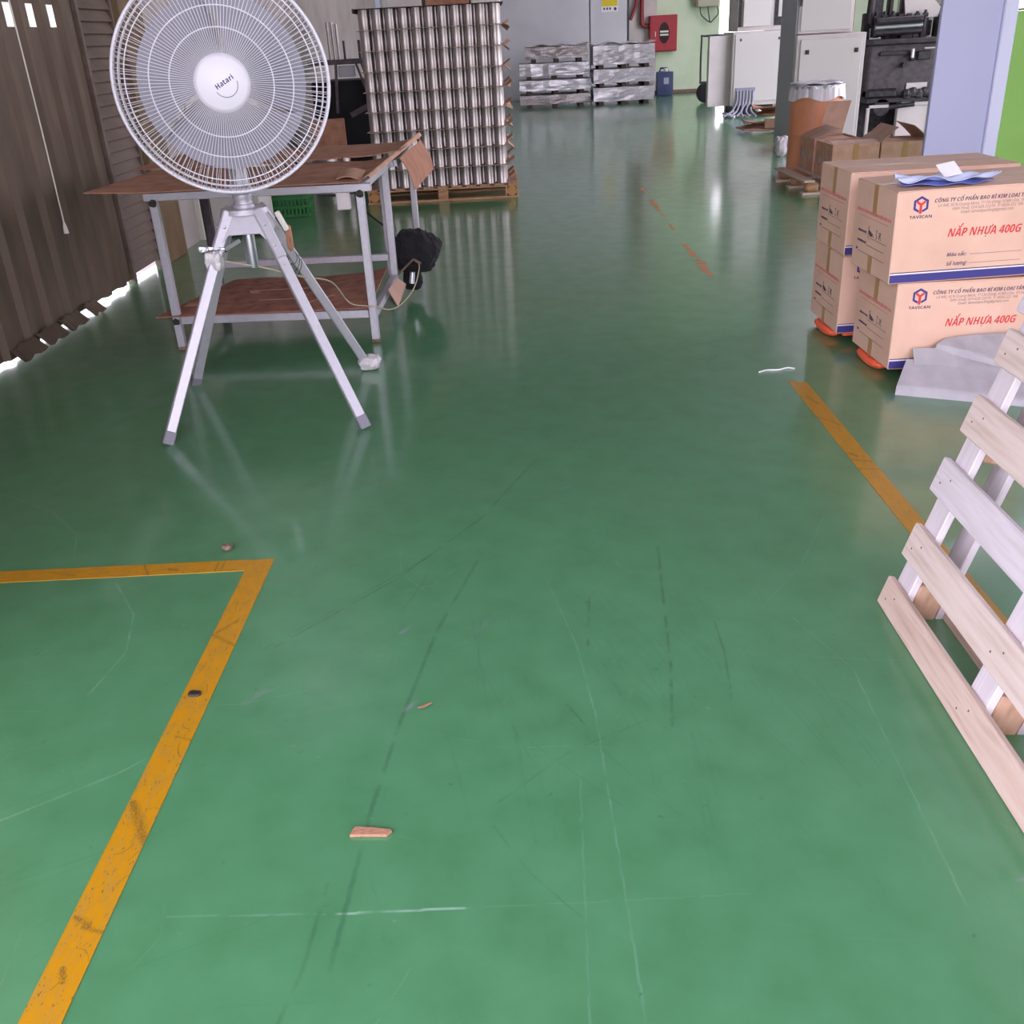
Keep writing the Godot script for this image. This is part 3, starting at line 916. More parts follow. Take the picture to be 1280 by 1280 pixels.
# ------------------------------------------------------------------ the fan
func build_fan() -> void:
	var cx := -1.208
	var cz := -4.288
	var f := thing("pedestal_fan", "big white caged industrial fan on a silver four-legged stand", "fan", Vector3(cx, 0, cz))
	# head: hub centre and axis
	var axis := Vector3(0.24, 0.02, 0.97).normalized()
	var hub := Vector3(0.06, 1.385, 0.215)
	var zx := Vector3.UP.cross(axis).normalized()
	var hd := Transform3D(Basis(zx, axis.cross(zx), axis), hub)
	var R := 0.402
	var arc := func(pr: Array, an: float) -> Array:
		var p := []
		for q in pr:
			p.append(Vector3(cos(an) * q.x, sin(an) * q.x, q.y))
		return p
	var ring := func(b: MB, r: float, z: float, w: float) -> void:
		var p := []
		for k in 72:
			p.append(Vector3(cos(TAU * k / 72) * r, sin(TAU * k / 72) * r, z))
		b.tube(p, w, 6, true)
	var b := MB.new()
	var front := [Vector2(0.095, 0.104), Vector2(0.19, 0.104), Vector2(0.26, 0.094), Vector2(0.325, 0.074), Vector2(0.37, 0.046), Vector2(0.393, 0.018), Vector2(0.402, 0.0)]
	for k in 132:
		b.tube(arc.call(front, TAU * k / 132), 0.0015, 4, false, false)
	ring.call(b, 0.19, 0.102, 0.0026)
	ring.call(b, 0.263, 0.0915, 0.0026)
	ring.call(b, 0.352, 0.058, 0.0026)
	ring.call(b, 0.376, 0.038, 0.0022)
	obj("front_guard", b, M.fan_white, f, hd)
	b = MB.new()
	ring.call(b, R, 0.0, 0.0075)
	ring.call(b, R + 0.002, -0.014, 0.005)
	obj("rim", b, M.fan_white, f, hd)
	b = MB.new()
	var rear := [Vector2(0.40, -0.012), Vector2(0.398, -0.05), Vector2(0.38, -0.085), Vector2(0.32, -0.115), Vector2(0.2, -0.135), Vector2(0.1, -0.14)]
	for k in 96:
		b.tube(arc.call(rear, TAU * (k + 0.5) / 96), 0.0015, 4, false, false)
	ring.call(b, 0.399, -0.04, 0.0026)
	ring.call(b, 0.385, -0.08, 0.0026)
	ring.call(b, 0.30, -0.121, 0.0026)
	ring.call(b, 0.2, -0.136, 0.0026)
	ring.call(b, 0.1, -0.141, 0.004)
	obj("rear_guard", b, M.fan_white, f, hd)
	# blades
	for k in 3:
		b = MB.new()
		var fn := func(u: float, w: float) -> Vector3:
			var r := lerpf(0.05, 0.315, u)
			var wide := lerpf(0.86, 1.02, sqrt(u))
			var an := TAU * k / 3.0 + 0.3 + (w - 0.5) * wide * 2.06 + 0.35 * u
			return Vector3(cos(an) * r, sin(an) * r, -0.02 + (w - 0.5) * (0.10 - 0.05 * u) + 0.015 * sin(w * PI))
		b.sheet(fn, 10, 12, 0.004)
		obj("blade", b, M.blade, f, hd)
	b = MB.new()
	var turned := Transform3D(hd.basis * Basis(Vector3.RIGHT, PI / 2), hd.origin)
	b.lathe([Vector2(0.0, 0.03), Vector2(0.03, 0.03), Vector2(0.055, 0.015), Vector2(0.06, -0.05), Vector2(0.0, -0.05)], 24)
	obj("spinner", b, M.blade, f, turned)
	b = MB.new()
	b.lathe([Vector2(0.0, -0.10), Vector2(0.06, -0.10), Vector2(0.085, -0.12), Vector2(0.09, -0.16), Vector2(0.085, -0.26), Vector2(0.06, -0.29), Vector2(0.0, -0.295)], 28)
	obj("motor", b, M.fan_white, f, turned)
	# hub plate with its lettering
	b = MB.new()
	b.lathe([Vector2(0.0, 0.121), Vector2(0.062, 0.121), Vector2(0.066, 0.119), Vector2(0.088, 0.117), Vector2(0.098, 0.112), Vector2(0.104, 0.100), Vector2(0.102, 0.096), Vector2(0.0, 0.096)], 48)
	var plate := obj("hub_plate", b, M.fan_white, f, turned)
	var face := turned.affine_inverse() * hd
	text("lettering", "Hatari", 0.074, M.ink_blue, plate, face * Transform3D(Basis(Vector3.BACK, 0.50), Vector3(0.008, 0.004, 0.1215)), true)
	b = MB.new()
	var smile := []
	for k in 22:
		var an := lerpf(-2.55, 0.25, k / 21.0)
		smile.append(Vector3(0.012 + cos(an) * 0.044, -0.006 + sin(an) * 0.044, 0.1213))
	b.tube(smile, 0.0016, 6)
	obj("raised_arc", b, M.cap_grey, plate, face)
	# yoke and neck
	b = MB.new()
	b.lathe([Vector2(0.0, 0.885), Vector2(0.046, 0.885), Vector2(0.046, 0.905), Vector2(0.040, 0.908), Vector2(0.038, 0.925), Vector2(0.041, 0.93), Vector2(0.041, 0.945), Vector2(0.036, 0.95), Vector2(0.036, 1.25), Vector2(0.0, 1.25)], 28)
	b.box(Vector3(0, 0.965, 0.02), Vector3(0.10, 0.035, 0.06), 0.008)
	b.bar(Vector3(0, 1.24, 0), Vector3(0.02, 1.385, 0.02), 0.06, 0.07, Vector3.RIGHT, 0.01)
	obj("neck", b, M.alu, f)
	# stand: four legs of square tube running into a cast pyramid head
	var feet := [Vector3(-0.364, 0, 0.461), Vector3(0.476, 0, 0.37), Vector3(0.374, 0, -0.484), Vector3(-0.487, 0, -0.346)]
	var at := func(k: int, y: float) -> Vector3:
		var d: Vector3 = feet[k].normalized()
		var far: float = feet[k].length()
		return d * lerpf(far, 0.088, y / 0.88) + Vector3(0, y, 0)
	for k in 4:
		b = MB.new()
		var d: Vector3 = feet[k].normalized()
		var hint := d.rotated(Vector3.UP, PI / 4.0 + 0.25)
		var lo: Vector3 = at.call(k, 0.0)
		var hi: Vector3 = at.call(k, 0.8)
		var dir := (hi - lo).normalized()
		b.bar(lo + dir * 0.012, hi, 0.042, 0.042, hint, 0.004)
		var leg := obj("leg", b, M.alu, f)
		b = MB.new()
		if k == 2:
			b.crumpled(lo + dir * 0.045 + Vector3(0.02, 0.0, 0), Vector3(0.095, 0.065, 0.08), 6, 0.010, 3, 0.7, 20.0)
			obj("taped_foot", b, M.tape_wrap, leg)
		else:
			b.bar(lo, lo + dir * 0.06, 0.047, 0.047, hint, 0.004)
			obj("foot_cap", b, M.cap_grey, leg)
	b = MB.new()
	for k in 4:
		var k2 := (k + 1) % 4
		# side plate between two legs, arched below
		var fn := func(u: float, w: float) -> Vector3:
			var bow := 1.0 - pow(2.0 * u - 1.0, 2.0)
			var y := lerpf(0.885, 0.70 + 0.095 * minf(1.0, bow * 1.5), w)
			var p: Vector3 = at.call(k, y)
			var q: Vector3 = at.call(k2, y)
			var m := p.lerp(q, u) * 1.16
			var flute := 0.006 * (absf(sin(u * PI * 2.0)) - 0.4)
			return Vector3(m.x * (1.0 + flute * 3.0), y, m.z * (1.0 + flute * 3.0))
		b.sheet(fn, 14, 6, 0.006)
		var a: Vector3 = at.call(k, 0.69)
		var c: Vector3 = at.call(k, 0.885)
		var hint: Vector3 = feet[k].normalized().rotated(Vector3.UP, PI / 4.0 + 0.25)
		b.bar(a * Vector3(1.02, 1, 1.02), c * Vector3(0.97, 1, 0.97), 0.047, 0.047, hint, 0.006)
	b.lathe([Vector2(0.0, 0.86), Vector2(0.105, 0.87), Vector2(0.098, 0.89), Vector2(0.0, 0.892)], 12)
	var head := obj("stand_head", b, M.alu, f)
	for k in 4:
		for y in [0.75, 0.83]:
			var p: Vector3 = at.call(k, y)
			for sd in [0.25, -PI / 2 + 0.25]:
				b = MB.new()
				var o: Vector3 = feet[k].normalized().rotated(Vector3.UP, sd + PI / 4.0)
				b.lathe([Vector2(0.006, 0.0), Vector2(0.006, 0.002), Vector2(0.003, 0.004), Vector2(0.0, 0.0045)], 8, Transform3D(Basis(o.cross(Vector3.UP).normalized(), o, o.cross(o.cross(Vector3.UP)).normalized()), p + o * 0.028))
				obj("rivet", b, M.galv, head)
	b = MB.new()
	b.lathe([Vector2(0.0, 0.635), Vector2(0.024, 0.635), Vector2(0.026, 0.64), Vector2(0.026, 0.88), Vector2(0.0, 0.88)], 20)
	obj("centre_tube", b, M.galv, f)
	b = MB.new()
	b.crumpled(at.call(0, 0.70) + Vector3(-0.002, 0, 0.0), Vector3(0.062, 0.075, 0.062), 6, 0.009, 8, 0.5, 18.0)
	obj("plastic_wrap", b, M.tape_wrap, f)
	b = MB.new()
	var kp: Vector3 = at.call(0, 0.755)
	b.bar(kp + Vector3(0.085, 0.015, -0.03), kp + Vector3(0.03, -0.012, 0.02), 0.018, 0.006, Vector3.UP, 0.002)
	b.bar(kp + Vector3(0.03, -0.012, 0.02), kp + Vector3(-0.04, -0.002, 0.035), 0.018, 0.006, Vector3.UP, 0.002)
	b.crumpled(kp + Vector3(-0.055, -0.005, 0.03), Vector3(0.045, 0.025, 0.025), 5, 0.005, 5, 0.6, 22.0)
	obj("clamp", b, M.galv, f)
	b = MB.new()
	for q in [0.62, 0.64, 0.66]:
		var loop := []
		var m1: Vector3 = at.call(1, q)
		var m2: Vector3 = at.call(2, q)
		for k in 24:
			var an := TAU * k / 24
			var w: Vector3 = m1.lerp(m2, 0.5 + 0.5 * cos(an) * 1.12)
			w += Vector3(1, 0, 0.05).normalized() * sin(an) * 0.036 + Vector3(0, 0.01 * sin(an * 2.0 + q * 50.0), 0)
			loop.append(w)
		b.tube(loop, 0.0016, 5, true)
	var loop2 := []
	for k in 20:
		var an := TAU * k / 20
		loop2.append(at.call(0, 0.735) + Vector3(cos(an) * 0.042, 0.012 * sin(an), sin(an) * 0.042))
	b.tube(loop2, 0.0018, 5, true)
	obj("tie_wire", b, M.wire_black, f)
	b = MB.new()
	b.box(at.call(2, 0.76) + Vector3(0.03, 0.05, 0.02), Vector3(0.022, 0.09, 0.022), 0.004, Basis(Vector3.BACK, 0.4))
	obj("switch_block", b, M.pale, f)
	b = MB.new()
	b.crumpled(at.call(2, 0.70) + Vector3(0.025, 0.03, 0.02), Vector3(0.022, 0.10, 0.022), 5, 0.008, 9, 0.5, 25.0)
	obj("rag_bundle", b, M.kraft_dark, f)
	# its lead runs off to the right end of the table
	var cp := [Vector3(-1.29, 0.69, -4.17), Vector3(-1.23, 0.655, -4.25), Vector3(-1.17, 0.63, -4.3), Vector3(-1.04, 0.55, -4.45), Vector3(-1.0, 0.42, -4.9), Vector3(-0.98, 0.24, -5.2), Vector3(-0.90, 0.212, -5.22), Vector3(-0.84, 0.20, -5.24), Vector3(-0.80, 0.14, -5.4), Vector3(-0.77, 0.09, -5.7), Vector3(-0.72, 0.11, -6.0), Vector3(-0.69, 0.2, -6.15), Vector3(-0.70, 0.24, -6.2)]
	b = MB.new()
	b.tube(smooth(cp, 5), 0.0042, 6)
	tag(obj("power_cord", b, M.cord), "thin beige power cord from the fan stand past the table leg", "cord")


func smooth(p: Array, k: int) -> Array:
	var c := Curve3D.new()
	for i in p.size():
		var a: Vector3 = p[maxi(i - 1, 0)]
		var b: Vector3 = p[mini(i + 1, p.size() - 1)]
		c.add_point(p[i], (a - b) / 6.0, (b - a) / 6.0)
	var o := []
	for i in p.size() - 1:
		for j in k:
			o.append(c.sample(i, float(j) / k))
	o.append(p[-1])
	return o


# ------------------------------------------------------------------ tables, cardboard, bag
func build_tables() -> void:
	var leg := func(parent: Node3D, x: float, z: float, h: float) -> void:
		var b := MB.new()
		b.box(Vector3(x, h * 0.5 + 0.003, z), Vector3(0.042, h - 0.006, 0.042), 0.004)
		var l := obj("leg", b, M.alu, parent)
		b = MB.new()
		b.box(Vector3(x, 0.012, z), Vector3(0.046, 0.024, 0.046), 0.004)
		obj("foot_cap", b, M.oily, l)
	var rail := func(parent: Node3D, a: Vector3, c: Vector3, called := "rail", w := 0.04) -> void:
		var b := MB.new()
		b.bar(a, c, w, w, Vector3.UP, 0.003)
		obj(called, b, M.alu, parent)
	var b := MB.new()
	var t := thing("work_table", "low silver steel work table with cardboard top and shelf behind the fan", "table", Vector3.ZERO)
	leg.call(t, -1.955, -5.27, 0.81)
	leg.call(t, -0.862, -5.25, 0.81)
	leg.call(t, -0.845, -6.13, 0.81)
	b = MB.new()
	b.box(Vector3(-1.955, 0.405, -6.13), Vector3(0.042, 0.81, 0.042), 0.004)
	obj("leg", b, M.dark_iron, t)
	rail.call(t, Vector3(-2.0, 0.825, -5.27), Vector3(-0.80, 0.825, -5.25))
	rail.call(t, Vector3(-1.98, 0.825, -6.13), Vector3(-0.82, 0.825, -6.13))
	rail.call(t, Vector3(-1.955, 0.825, -5.29), Vector3(-1.955, 0.825, -6.11))
	rail.call(t, Vector3(-0.855, 0.825, -5.27), Vector3(-0.845, 0.825, -6.11))
	rail.call(t, Vector3(-1.93, 0.17, -5.27), Vector3(-0.885, 0.165, -5.25), "shelf_rail", 0.044)
	rail.call(t, Vector3(-1.93, 0.29, -6.13), Vector3(-0.87, 0.29, -6.13), "shelf_rail")
	rail.call(t, Vector3(-1.955, 0.165, -5.29), Vector3(-1.955, 0.165, -6.11), "shelf_rail")
	rail.call(t, Vector3(-0.858, 0.16, -5.275), Vector3(-0.848, 0.16, -6.11), "shelf_rail")
	b = MB.new()
	b.box(Vector3(-0.955, 0.765, -5.27), Vector3(0.07, 0.10, 0.04), 0.004)
	obj("bracket", b, M.cream, t)
	for p in [Vector3(-0.862, 0.795, -5.228), Vector3(-1.955, 0.795, -5.248), Vector3(-1.955, 0.165, -5.246)]:
		b = MB.new()
		b.crumpled(p, Vector3(0.034, 0.03, 0.006), 4, 0.006, 4, 0.8, 40.0)
		obj("weld_scorch", b, M.wire_black, t)

	var t2 := thing("rear_table", "second silver steel table standing end to end behind the first", "table", Vector3.ZERO)
	leg.call(t2, -0.795, -7.16, 0.81)
	b = MB.new()
	b.box(Vector3(-2.26, 0.405, -7.05), Vector3(0.05, 0.81, 0.05), 0.004)
	obj("leg", b, M.dark_iron, t2)
	leg.call(t2, -0.88, -6.25, 0.81)
	rail.call(t2, Vector3(-2.23, 0.825, -7.16), Vector3(-0.775, 0.825, -7.16))
	rail.call(t2, Vector3(-2.23, 0.825, -6.25), Vector3(-0.80, 0.825, -6.25))
	rail.call(t2, Vector3(-0.80, 0.825, -6.27), Vector3(-0.80, 0.825, -7.14))
	rail.call(t2, Vector3(-2.2, 0.825, -6.27), Vector3(-2.2, 0.825, -7.14))

	# cardboard laid over the tops
	b = MB.new()
	b.sheet(func(u: float, w: float) -> Vector3:
		var x := lerpf(lerpf(-2.30, -2.27, w), lerpf(-0.86, -0.80, w), u)
		var lift := 0.012 * maxf(0.0, 1.0 - u * 5.0) - 0.012 * maxf(0.0, 1.0 - u * 5.0) * w + 0.004 * sin(u * 11.0) * w + 0.03 * maxf(0.0, u - 0.9) * 8.0 * w
		return Vector3(x, 0.8525 + lift, lerpf(-5.235, -6.2, w)), 18, 8, 0.005)
	tag(obj("cardboard_sheet", b, M.kraft_dark), "brown cardboard sheet covering the front table, pointed at its left end", "cardboard", "cardboard on the tables")
	b = MB.new()
	b.sheet(func(u: float, w: float) -> Vector3:
		var x := lerpf(-2.38, -0.74, u)
		var lift := 0.018 * (1.0 - w) * (1.0 - 0.5 * sin(u * 5.0)) + 0.05 * maxf(0.0, u - 0.88) * 4.0
		return Vector3(x, 0.855 + lift, lerpf(-6.18, -7.22, w)), 18, 6, 0.006)
	tag(obj("cardboard_sheet", b, M.kraft_dark), "brown cardboard sheet covering the rear table with a dark gap in front", "cardboard", "cardboard on the tables")
	b = MB.new()
	b.sheet(func(u: float, w: float) -> Vector3:
		var p := Vector3(-0.835, 0.862, -5.3).lerp(Vector3(-0.735, 0.885, -7.15), u)
		return p + Vector3(0.03 * w, 0.035 * sin(w * 2.6) * (0.6 + 0.7 * u) - 0.01 * w, 0), 10, 5, 0.005)
	tag(obj("cardboard_strip", b, M.kraft), "pale folded cardboard edge standing up along the right side of the tables", "cardboard", "cardboard on the tables")
	b = MB.new()
	b.sheet(func(u: float, w: float) -> Vector3:
		var p := Vector3(-0.755, 0.86, -6.2).lerp(Vector3(-0.70, 0.90, -7.0), u)
		return p + Vector3(0.07 * w + 0.02 * sin(w * 3.0), -0.19 * w - 0.015 * u, 0.0), 8, 6, 0.005)
	tag(obj("cardboard_flap", b, M.kraft_dark), "brown cardboard flap hanging off the right end of the rear table", "cardboard", "cardboard on the tables")
	b = MB.new()
	b.sheet(func(u: float, w: float) -> Vector3: return Vector3(lerpf(-0.99, -0.86, u), 0.862 + 0.02 * w + 0.01 * sin(u * 4.0), lerpf(-5.32, -5.52, w)), 5, 4, 0.004)
	tag(obj("cardboard_scrap", b, M.kraft), "pale cardboard scrap on the right front corner of the table top", "cardboard", "cardboard on the tables")
	b = MB.new()
	b.sheet(func(u: float, w: float) -> Vector3:
		var x := lerpf(lerpf(-2.06, -1.85, w), lerpf(-0.88, -0.885, w), u)
		return Vector3(x, 0.196 + 0.005 * sin(u * 9.0) * w + 0.06 * w * maxf(0.0, u - 0.85) * 3.0, lerpf(-5.235, -6.1, w)), 16, 6, 0.006)
	var sh := obj("shelf_cardboard", b, M.kraft_shelf)
	tag(sh, "dark brown cardboard sheet lying on the lower table shelf", "cardboard", "cardboard on the tables")
	b = MB.new()
	for q in [[-1.88, -5.47, 0.16, 0.07, 0.0], [-1.42, -5.50, 0.26, 0.014, 0.0], [-1.45, -5.75, 0.34, 0.012, 0.02], [-1.63, -5.72, 0.05, 0.08, 0.4], [-1.2, -5.46, 0.012, 0.24, -0.7]]:
		b.box(Vector3(q[0], 0.2035, q[1]), Vector3(q[2], 0.0015, q[3]), 0.0, Basis(Vector3.UP, q[4]))
	obj("torn_liner", b, M.kraft, sh)
	b = MB.new()
	b.sheet(func(u: float, w: float) -> Vector3: return Vector3(-0.80 + 0.05 * w - 0.02 * u, 0.205 - 0.10 * w * (0.4 + 0.6 * u), lerpf(-5.9, -5.6, u)), 6, 5, 0.004)
	obj("torn_edge", b, M.kraft_grey, sh)

	# black bag hung on the bent metal arm at the right end
	var bag := thing("shoulder_bag", "black cloth bag hanging at the right end of the work table", "bag", Vector3(-0.715, 0, -6.3))
	b = MB.new()
	b.crumpled(Vector3(0, 0.285, 0), Vector3(0.25, 0.225, 0.17), 12, 0.026, 21, 0.88, 8.0)
	obj("body", b, M.black_cloth, bag)
	b = MB.new()
	b.crumpled(Vector3(-0.03, 0.12, 0.04), Vector3(0.10, 0.13, 0.06), 6, 0.015, 22, 0.7, 12.0)
	obj("hanging_flap", b, M.black_cloth, bag)
	b = MB.new()
	b.tube(smooth([Vector3(-0.10, 0.33, 0.02), Vector3(-0.15, 0.42, 0.03), Vector3(-0.24, 0.50, 0.03), Vector3(-0.31, 0.57, 0.04)], 4), 0.006, 5)
	obj("strap", b, M.black_cloth, bag)
	var arm := thing("bent_metal_arm", "bent rusty metal arm with a shiny tube end below the black bag", "bracket", Vector3(-0.72, 0, -6.17))
	b = MB.new()
	b.bar(Vector3(-0.12, 0.16, 0.02), Vector3(0.0, 0.265, 0.03), 0.035, 0.012, Vector3.BACK, 0.003)
	b.bar(Vector3(0.0, 0.265, 0.03), Vector3(0.045, 0.235, 0.03), 0.03, 0.012, Vector3.BACK, 0.003)
	obj("strip", b, M.oily, arm)
	b = MB.new()
	b.tube([Vector3(-0.01, 0.19, 0.05), Vector3(-0.02, 0.12, 0.055)], 0.016, 12)
	obj("tube_end", b, M.galv, arm)

	# things under and behind the tables
	var cr := thing("plastic_crate", "green perforated plastic crate on the floor behind the tables", "crate", Vector3(-2.34, 0, -9.9), 0.1)
	b = MB.new()
	for s in [[Vector3(0, 0, 0.2), 0.0, 0.44], [Vector3(0, 0, -0.2), 0.0, 0.44], [Vector3(0.22, 0, 0), PI / 2, 0.40], [Vector3(-0.22, 0, 0), PI / 2, 0.40]]:
		var bs := Basis(Vector3.UP, s[1])
		var w: float = s[2]
		for y in [0.02, 0.10, 0.18, 0.27]:
			b.box(s[0] + Vector3(0, y, 0), Vector3(w, 0.03, 0.012), 0.002, bs)
		for k in 12:
			b.box(s[0] + bs * Vector3(-w * 0.5 + w * (k + 0.5) / 12, 0.145, 0), Vector3(w / 12 * 0.62, 0.27, 0.008), 0.0, bs)
	b.box(Vector3(0, 0.01, 0), Vector3(0.44, 0.02, 0.40))
	obj("body", b, M.green_crate, cr)
	b = MB.new()
	for z in [0.205, -0.205]:
		b.box(Vector3(0, 0.29, z), Vector3(0.47, 0.03, 0.03), 0.004)
	for x in [0.225, -0.225]:
		b.box(Vector3(x, 0.29, 0), Vector3(0.03, 0.03, 0.42), 0.004)
	obj("rim", b, M.green_crate, cr)
	b = MB.new()
	b.lathe([Vector2(0.0, 0.0), Vector2(0.21, 0.0), Vector2(0.22, 0.01), Vector2(0.21, 0.02), Vector2(0.21, 0.16), Vector2(0.216, 0.17), Vector2(0.21, 0.18), Vector2(0.21, 0.40), Vector2(0.22, 0.41), Vector2(0.215, 0.42), Vector2(0.0, 0.42)], 36)
	var dm := obj("steel_drum", b, M.can, null, Transform3D(Basis.IDENTITY, Vector3(-2.13, 0, -11.3)))
	tag(dm, "short shiny steel drum on the floor beyond the green crate", "drum")
	var bx := thing("small_carton", "plain brown carton standing on the steel drum behind the fan", "box", Vector3(-2.12, 0.42, -11.3), 0.15)
	b = MB.new()
	b.box(Vector3(0, 0.17, 0), Vector3(0.36, 0.34, 0.30), 0.005)
	obj("body", b, M.kraft_dark, bx)
	b = MB.new()
	b.box(Vector3(-0.03, 0.3405, 0.12), Vector3(0.2, 0.012, 0.05), 0.002)
	obj("tape", b, M.kraft_grey, bx)
	var cb := thing("steel_cabinet", "pale grey steel cabinet by the left wall behind the tables", "cabinet", Vector3(-2.58, 0, -9.0))
	b = MB.new()
	b.box(Vector3(0, 0.64, 0), Vector3(0.50, 1.24, 0.45), 0.008)
	obj("body", b, M.cream, cb)
	b = MB.new()
	b.box(Vector3(0, 0.66, 0.229), Vector3(0.46, 1.16, 0.014), 0.004)
	var cbd := obj("door", b, M.cream_edge, cb)
	b = MB.new()
	b.box(Vector3(0.18, 0.72, 0.244), Vector3(0.02, 0.12, 0.02), 0.004)
	obj("handle", b, M.lock, cbd)
	b = MB.new()
	b.box(Vector3(0, 0.011, 0), Vector3(0.46, 0.022, 0.41))
	obj("plinth", b, M.lock, cb)

	# white cord by the left wall
	var cd := thing("pull_cord", "thin pale pull cord hanging down against the ribbed left wall", "cord", Vector3(-2.84, 0.53, -6.1))
	b = MB.new()
	b.tube(smooth([Vector3(-0.005, 1.6, 0.0), Vector3(0.004, 0.8, 0.005), Vector3(0, 0.06, 0)], 8), 0.0045, 6)
	obj("string", b, M.pale, cd)
	b = MB.new()
	b.lathe([Vector2(0.0, 0.0), Vector2(0.016, 0.0), Vector2(0.012, 0.04), Vector2(0.005, 0.07), Vector2(0.0, 0.07)], 10)
	obj("tassel", b, M.pale, cd)


# ------------------------------------------------------------------ pallets and cans
func board(parent: Node3D, called: String, mat: Material, c: Vector3, s: Vector3, bev := 0.003, bs := Basis.IDENTITY) -> MeshInstance3D:
	# the grain runs along the longest side, which is laid along local x
	var b := MB.new()
	var turn := Basis.IDENTITY
	var q := s
	if s.z > s.x and s.z >= s.y:
		turn = Basis(Vector3.UP, PI / 2)
		q = Vector3(s.z, s.y, s.x)
	elif s.y > s.x:
		turn = Basis(Vector3.BACK, PI / 2)
		q = Vector3(s.y, s.x, s.z)
	b.box(Vector3.ZERO, q, bev)
	return obj(called, b, mat, parent, Transform3D(bs * turn, c))


func can_pallet(label: String, at: Vector3, turn: float) -> void:
	var p := thing("wooden_pallet", label, "pallet", at, turn)
	for z in [-0.05, -0.60, -1.15]:
		board(p, "board", M.wood_far, Vector3(0, 0.011, z), Vector3(1.54, 0.022, 0.10))
		for x in [-0.70, 0.0, 0.70]:
			if absf(x) > 0.1 and z > -0.1:
				var b := MB.new()
				b.lathe([Vector2(0.0, -0.05), Vector2(0.046, -0.05), Vector2(0.048, -0.046), Vector2(0.048, 0.046), Vector2(0.046, 0.05), Vector2(0.0, 0.05)], 20, Transform3D(Basis(Vector3.RIGHT, PI / 2), Vector3(x, 0.069, z)))
				var blk := obj("log_block", b, M.wood_far, p)
				b = MB.new()
				b.lathe([Vector2(0.034, 0.0505), Vector2(0.02, 0.0515), Vector2(0.0, 0.052)], 16, Transform3D(Basis(Vector3.RIGHT, PI / 2), Vector3(x, 0.069, z)))
				obj("log_heart", b, M.wood_end, blk)
				for sx in [-0.055, 0.055]:
					board(p, "block", M.wood_far, Vector3(x + sx, 0.068, z), Vector3(0.018, 0.09, 0.1))
			else:
				board(p, "block", M.wood_far, Vector3(x, 0.068, z), Vector3(0.10, 0.092, 0.10))
		board(p, "stringer", M.wood_far, Vector3(0, 0.122, z), Vector3(1.54, 0.016, 0.10))
	for k in 11:
		board(p, "deck_board", M.wood_far, Vector3(-0.72 + k * 0.144, 0.136, -0.6), Vector3(0.10, 0.014, 1.22))


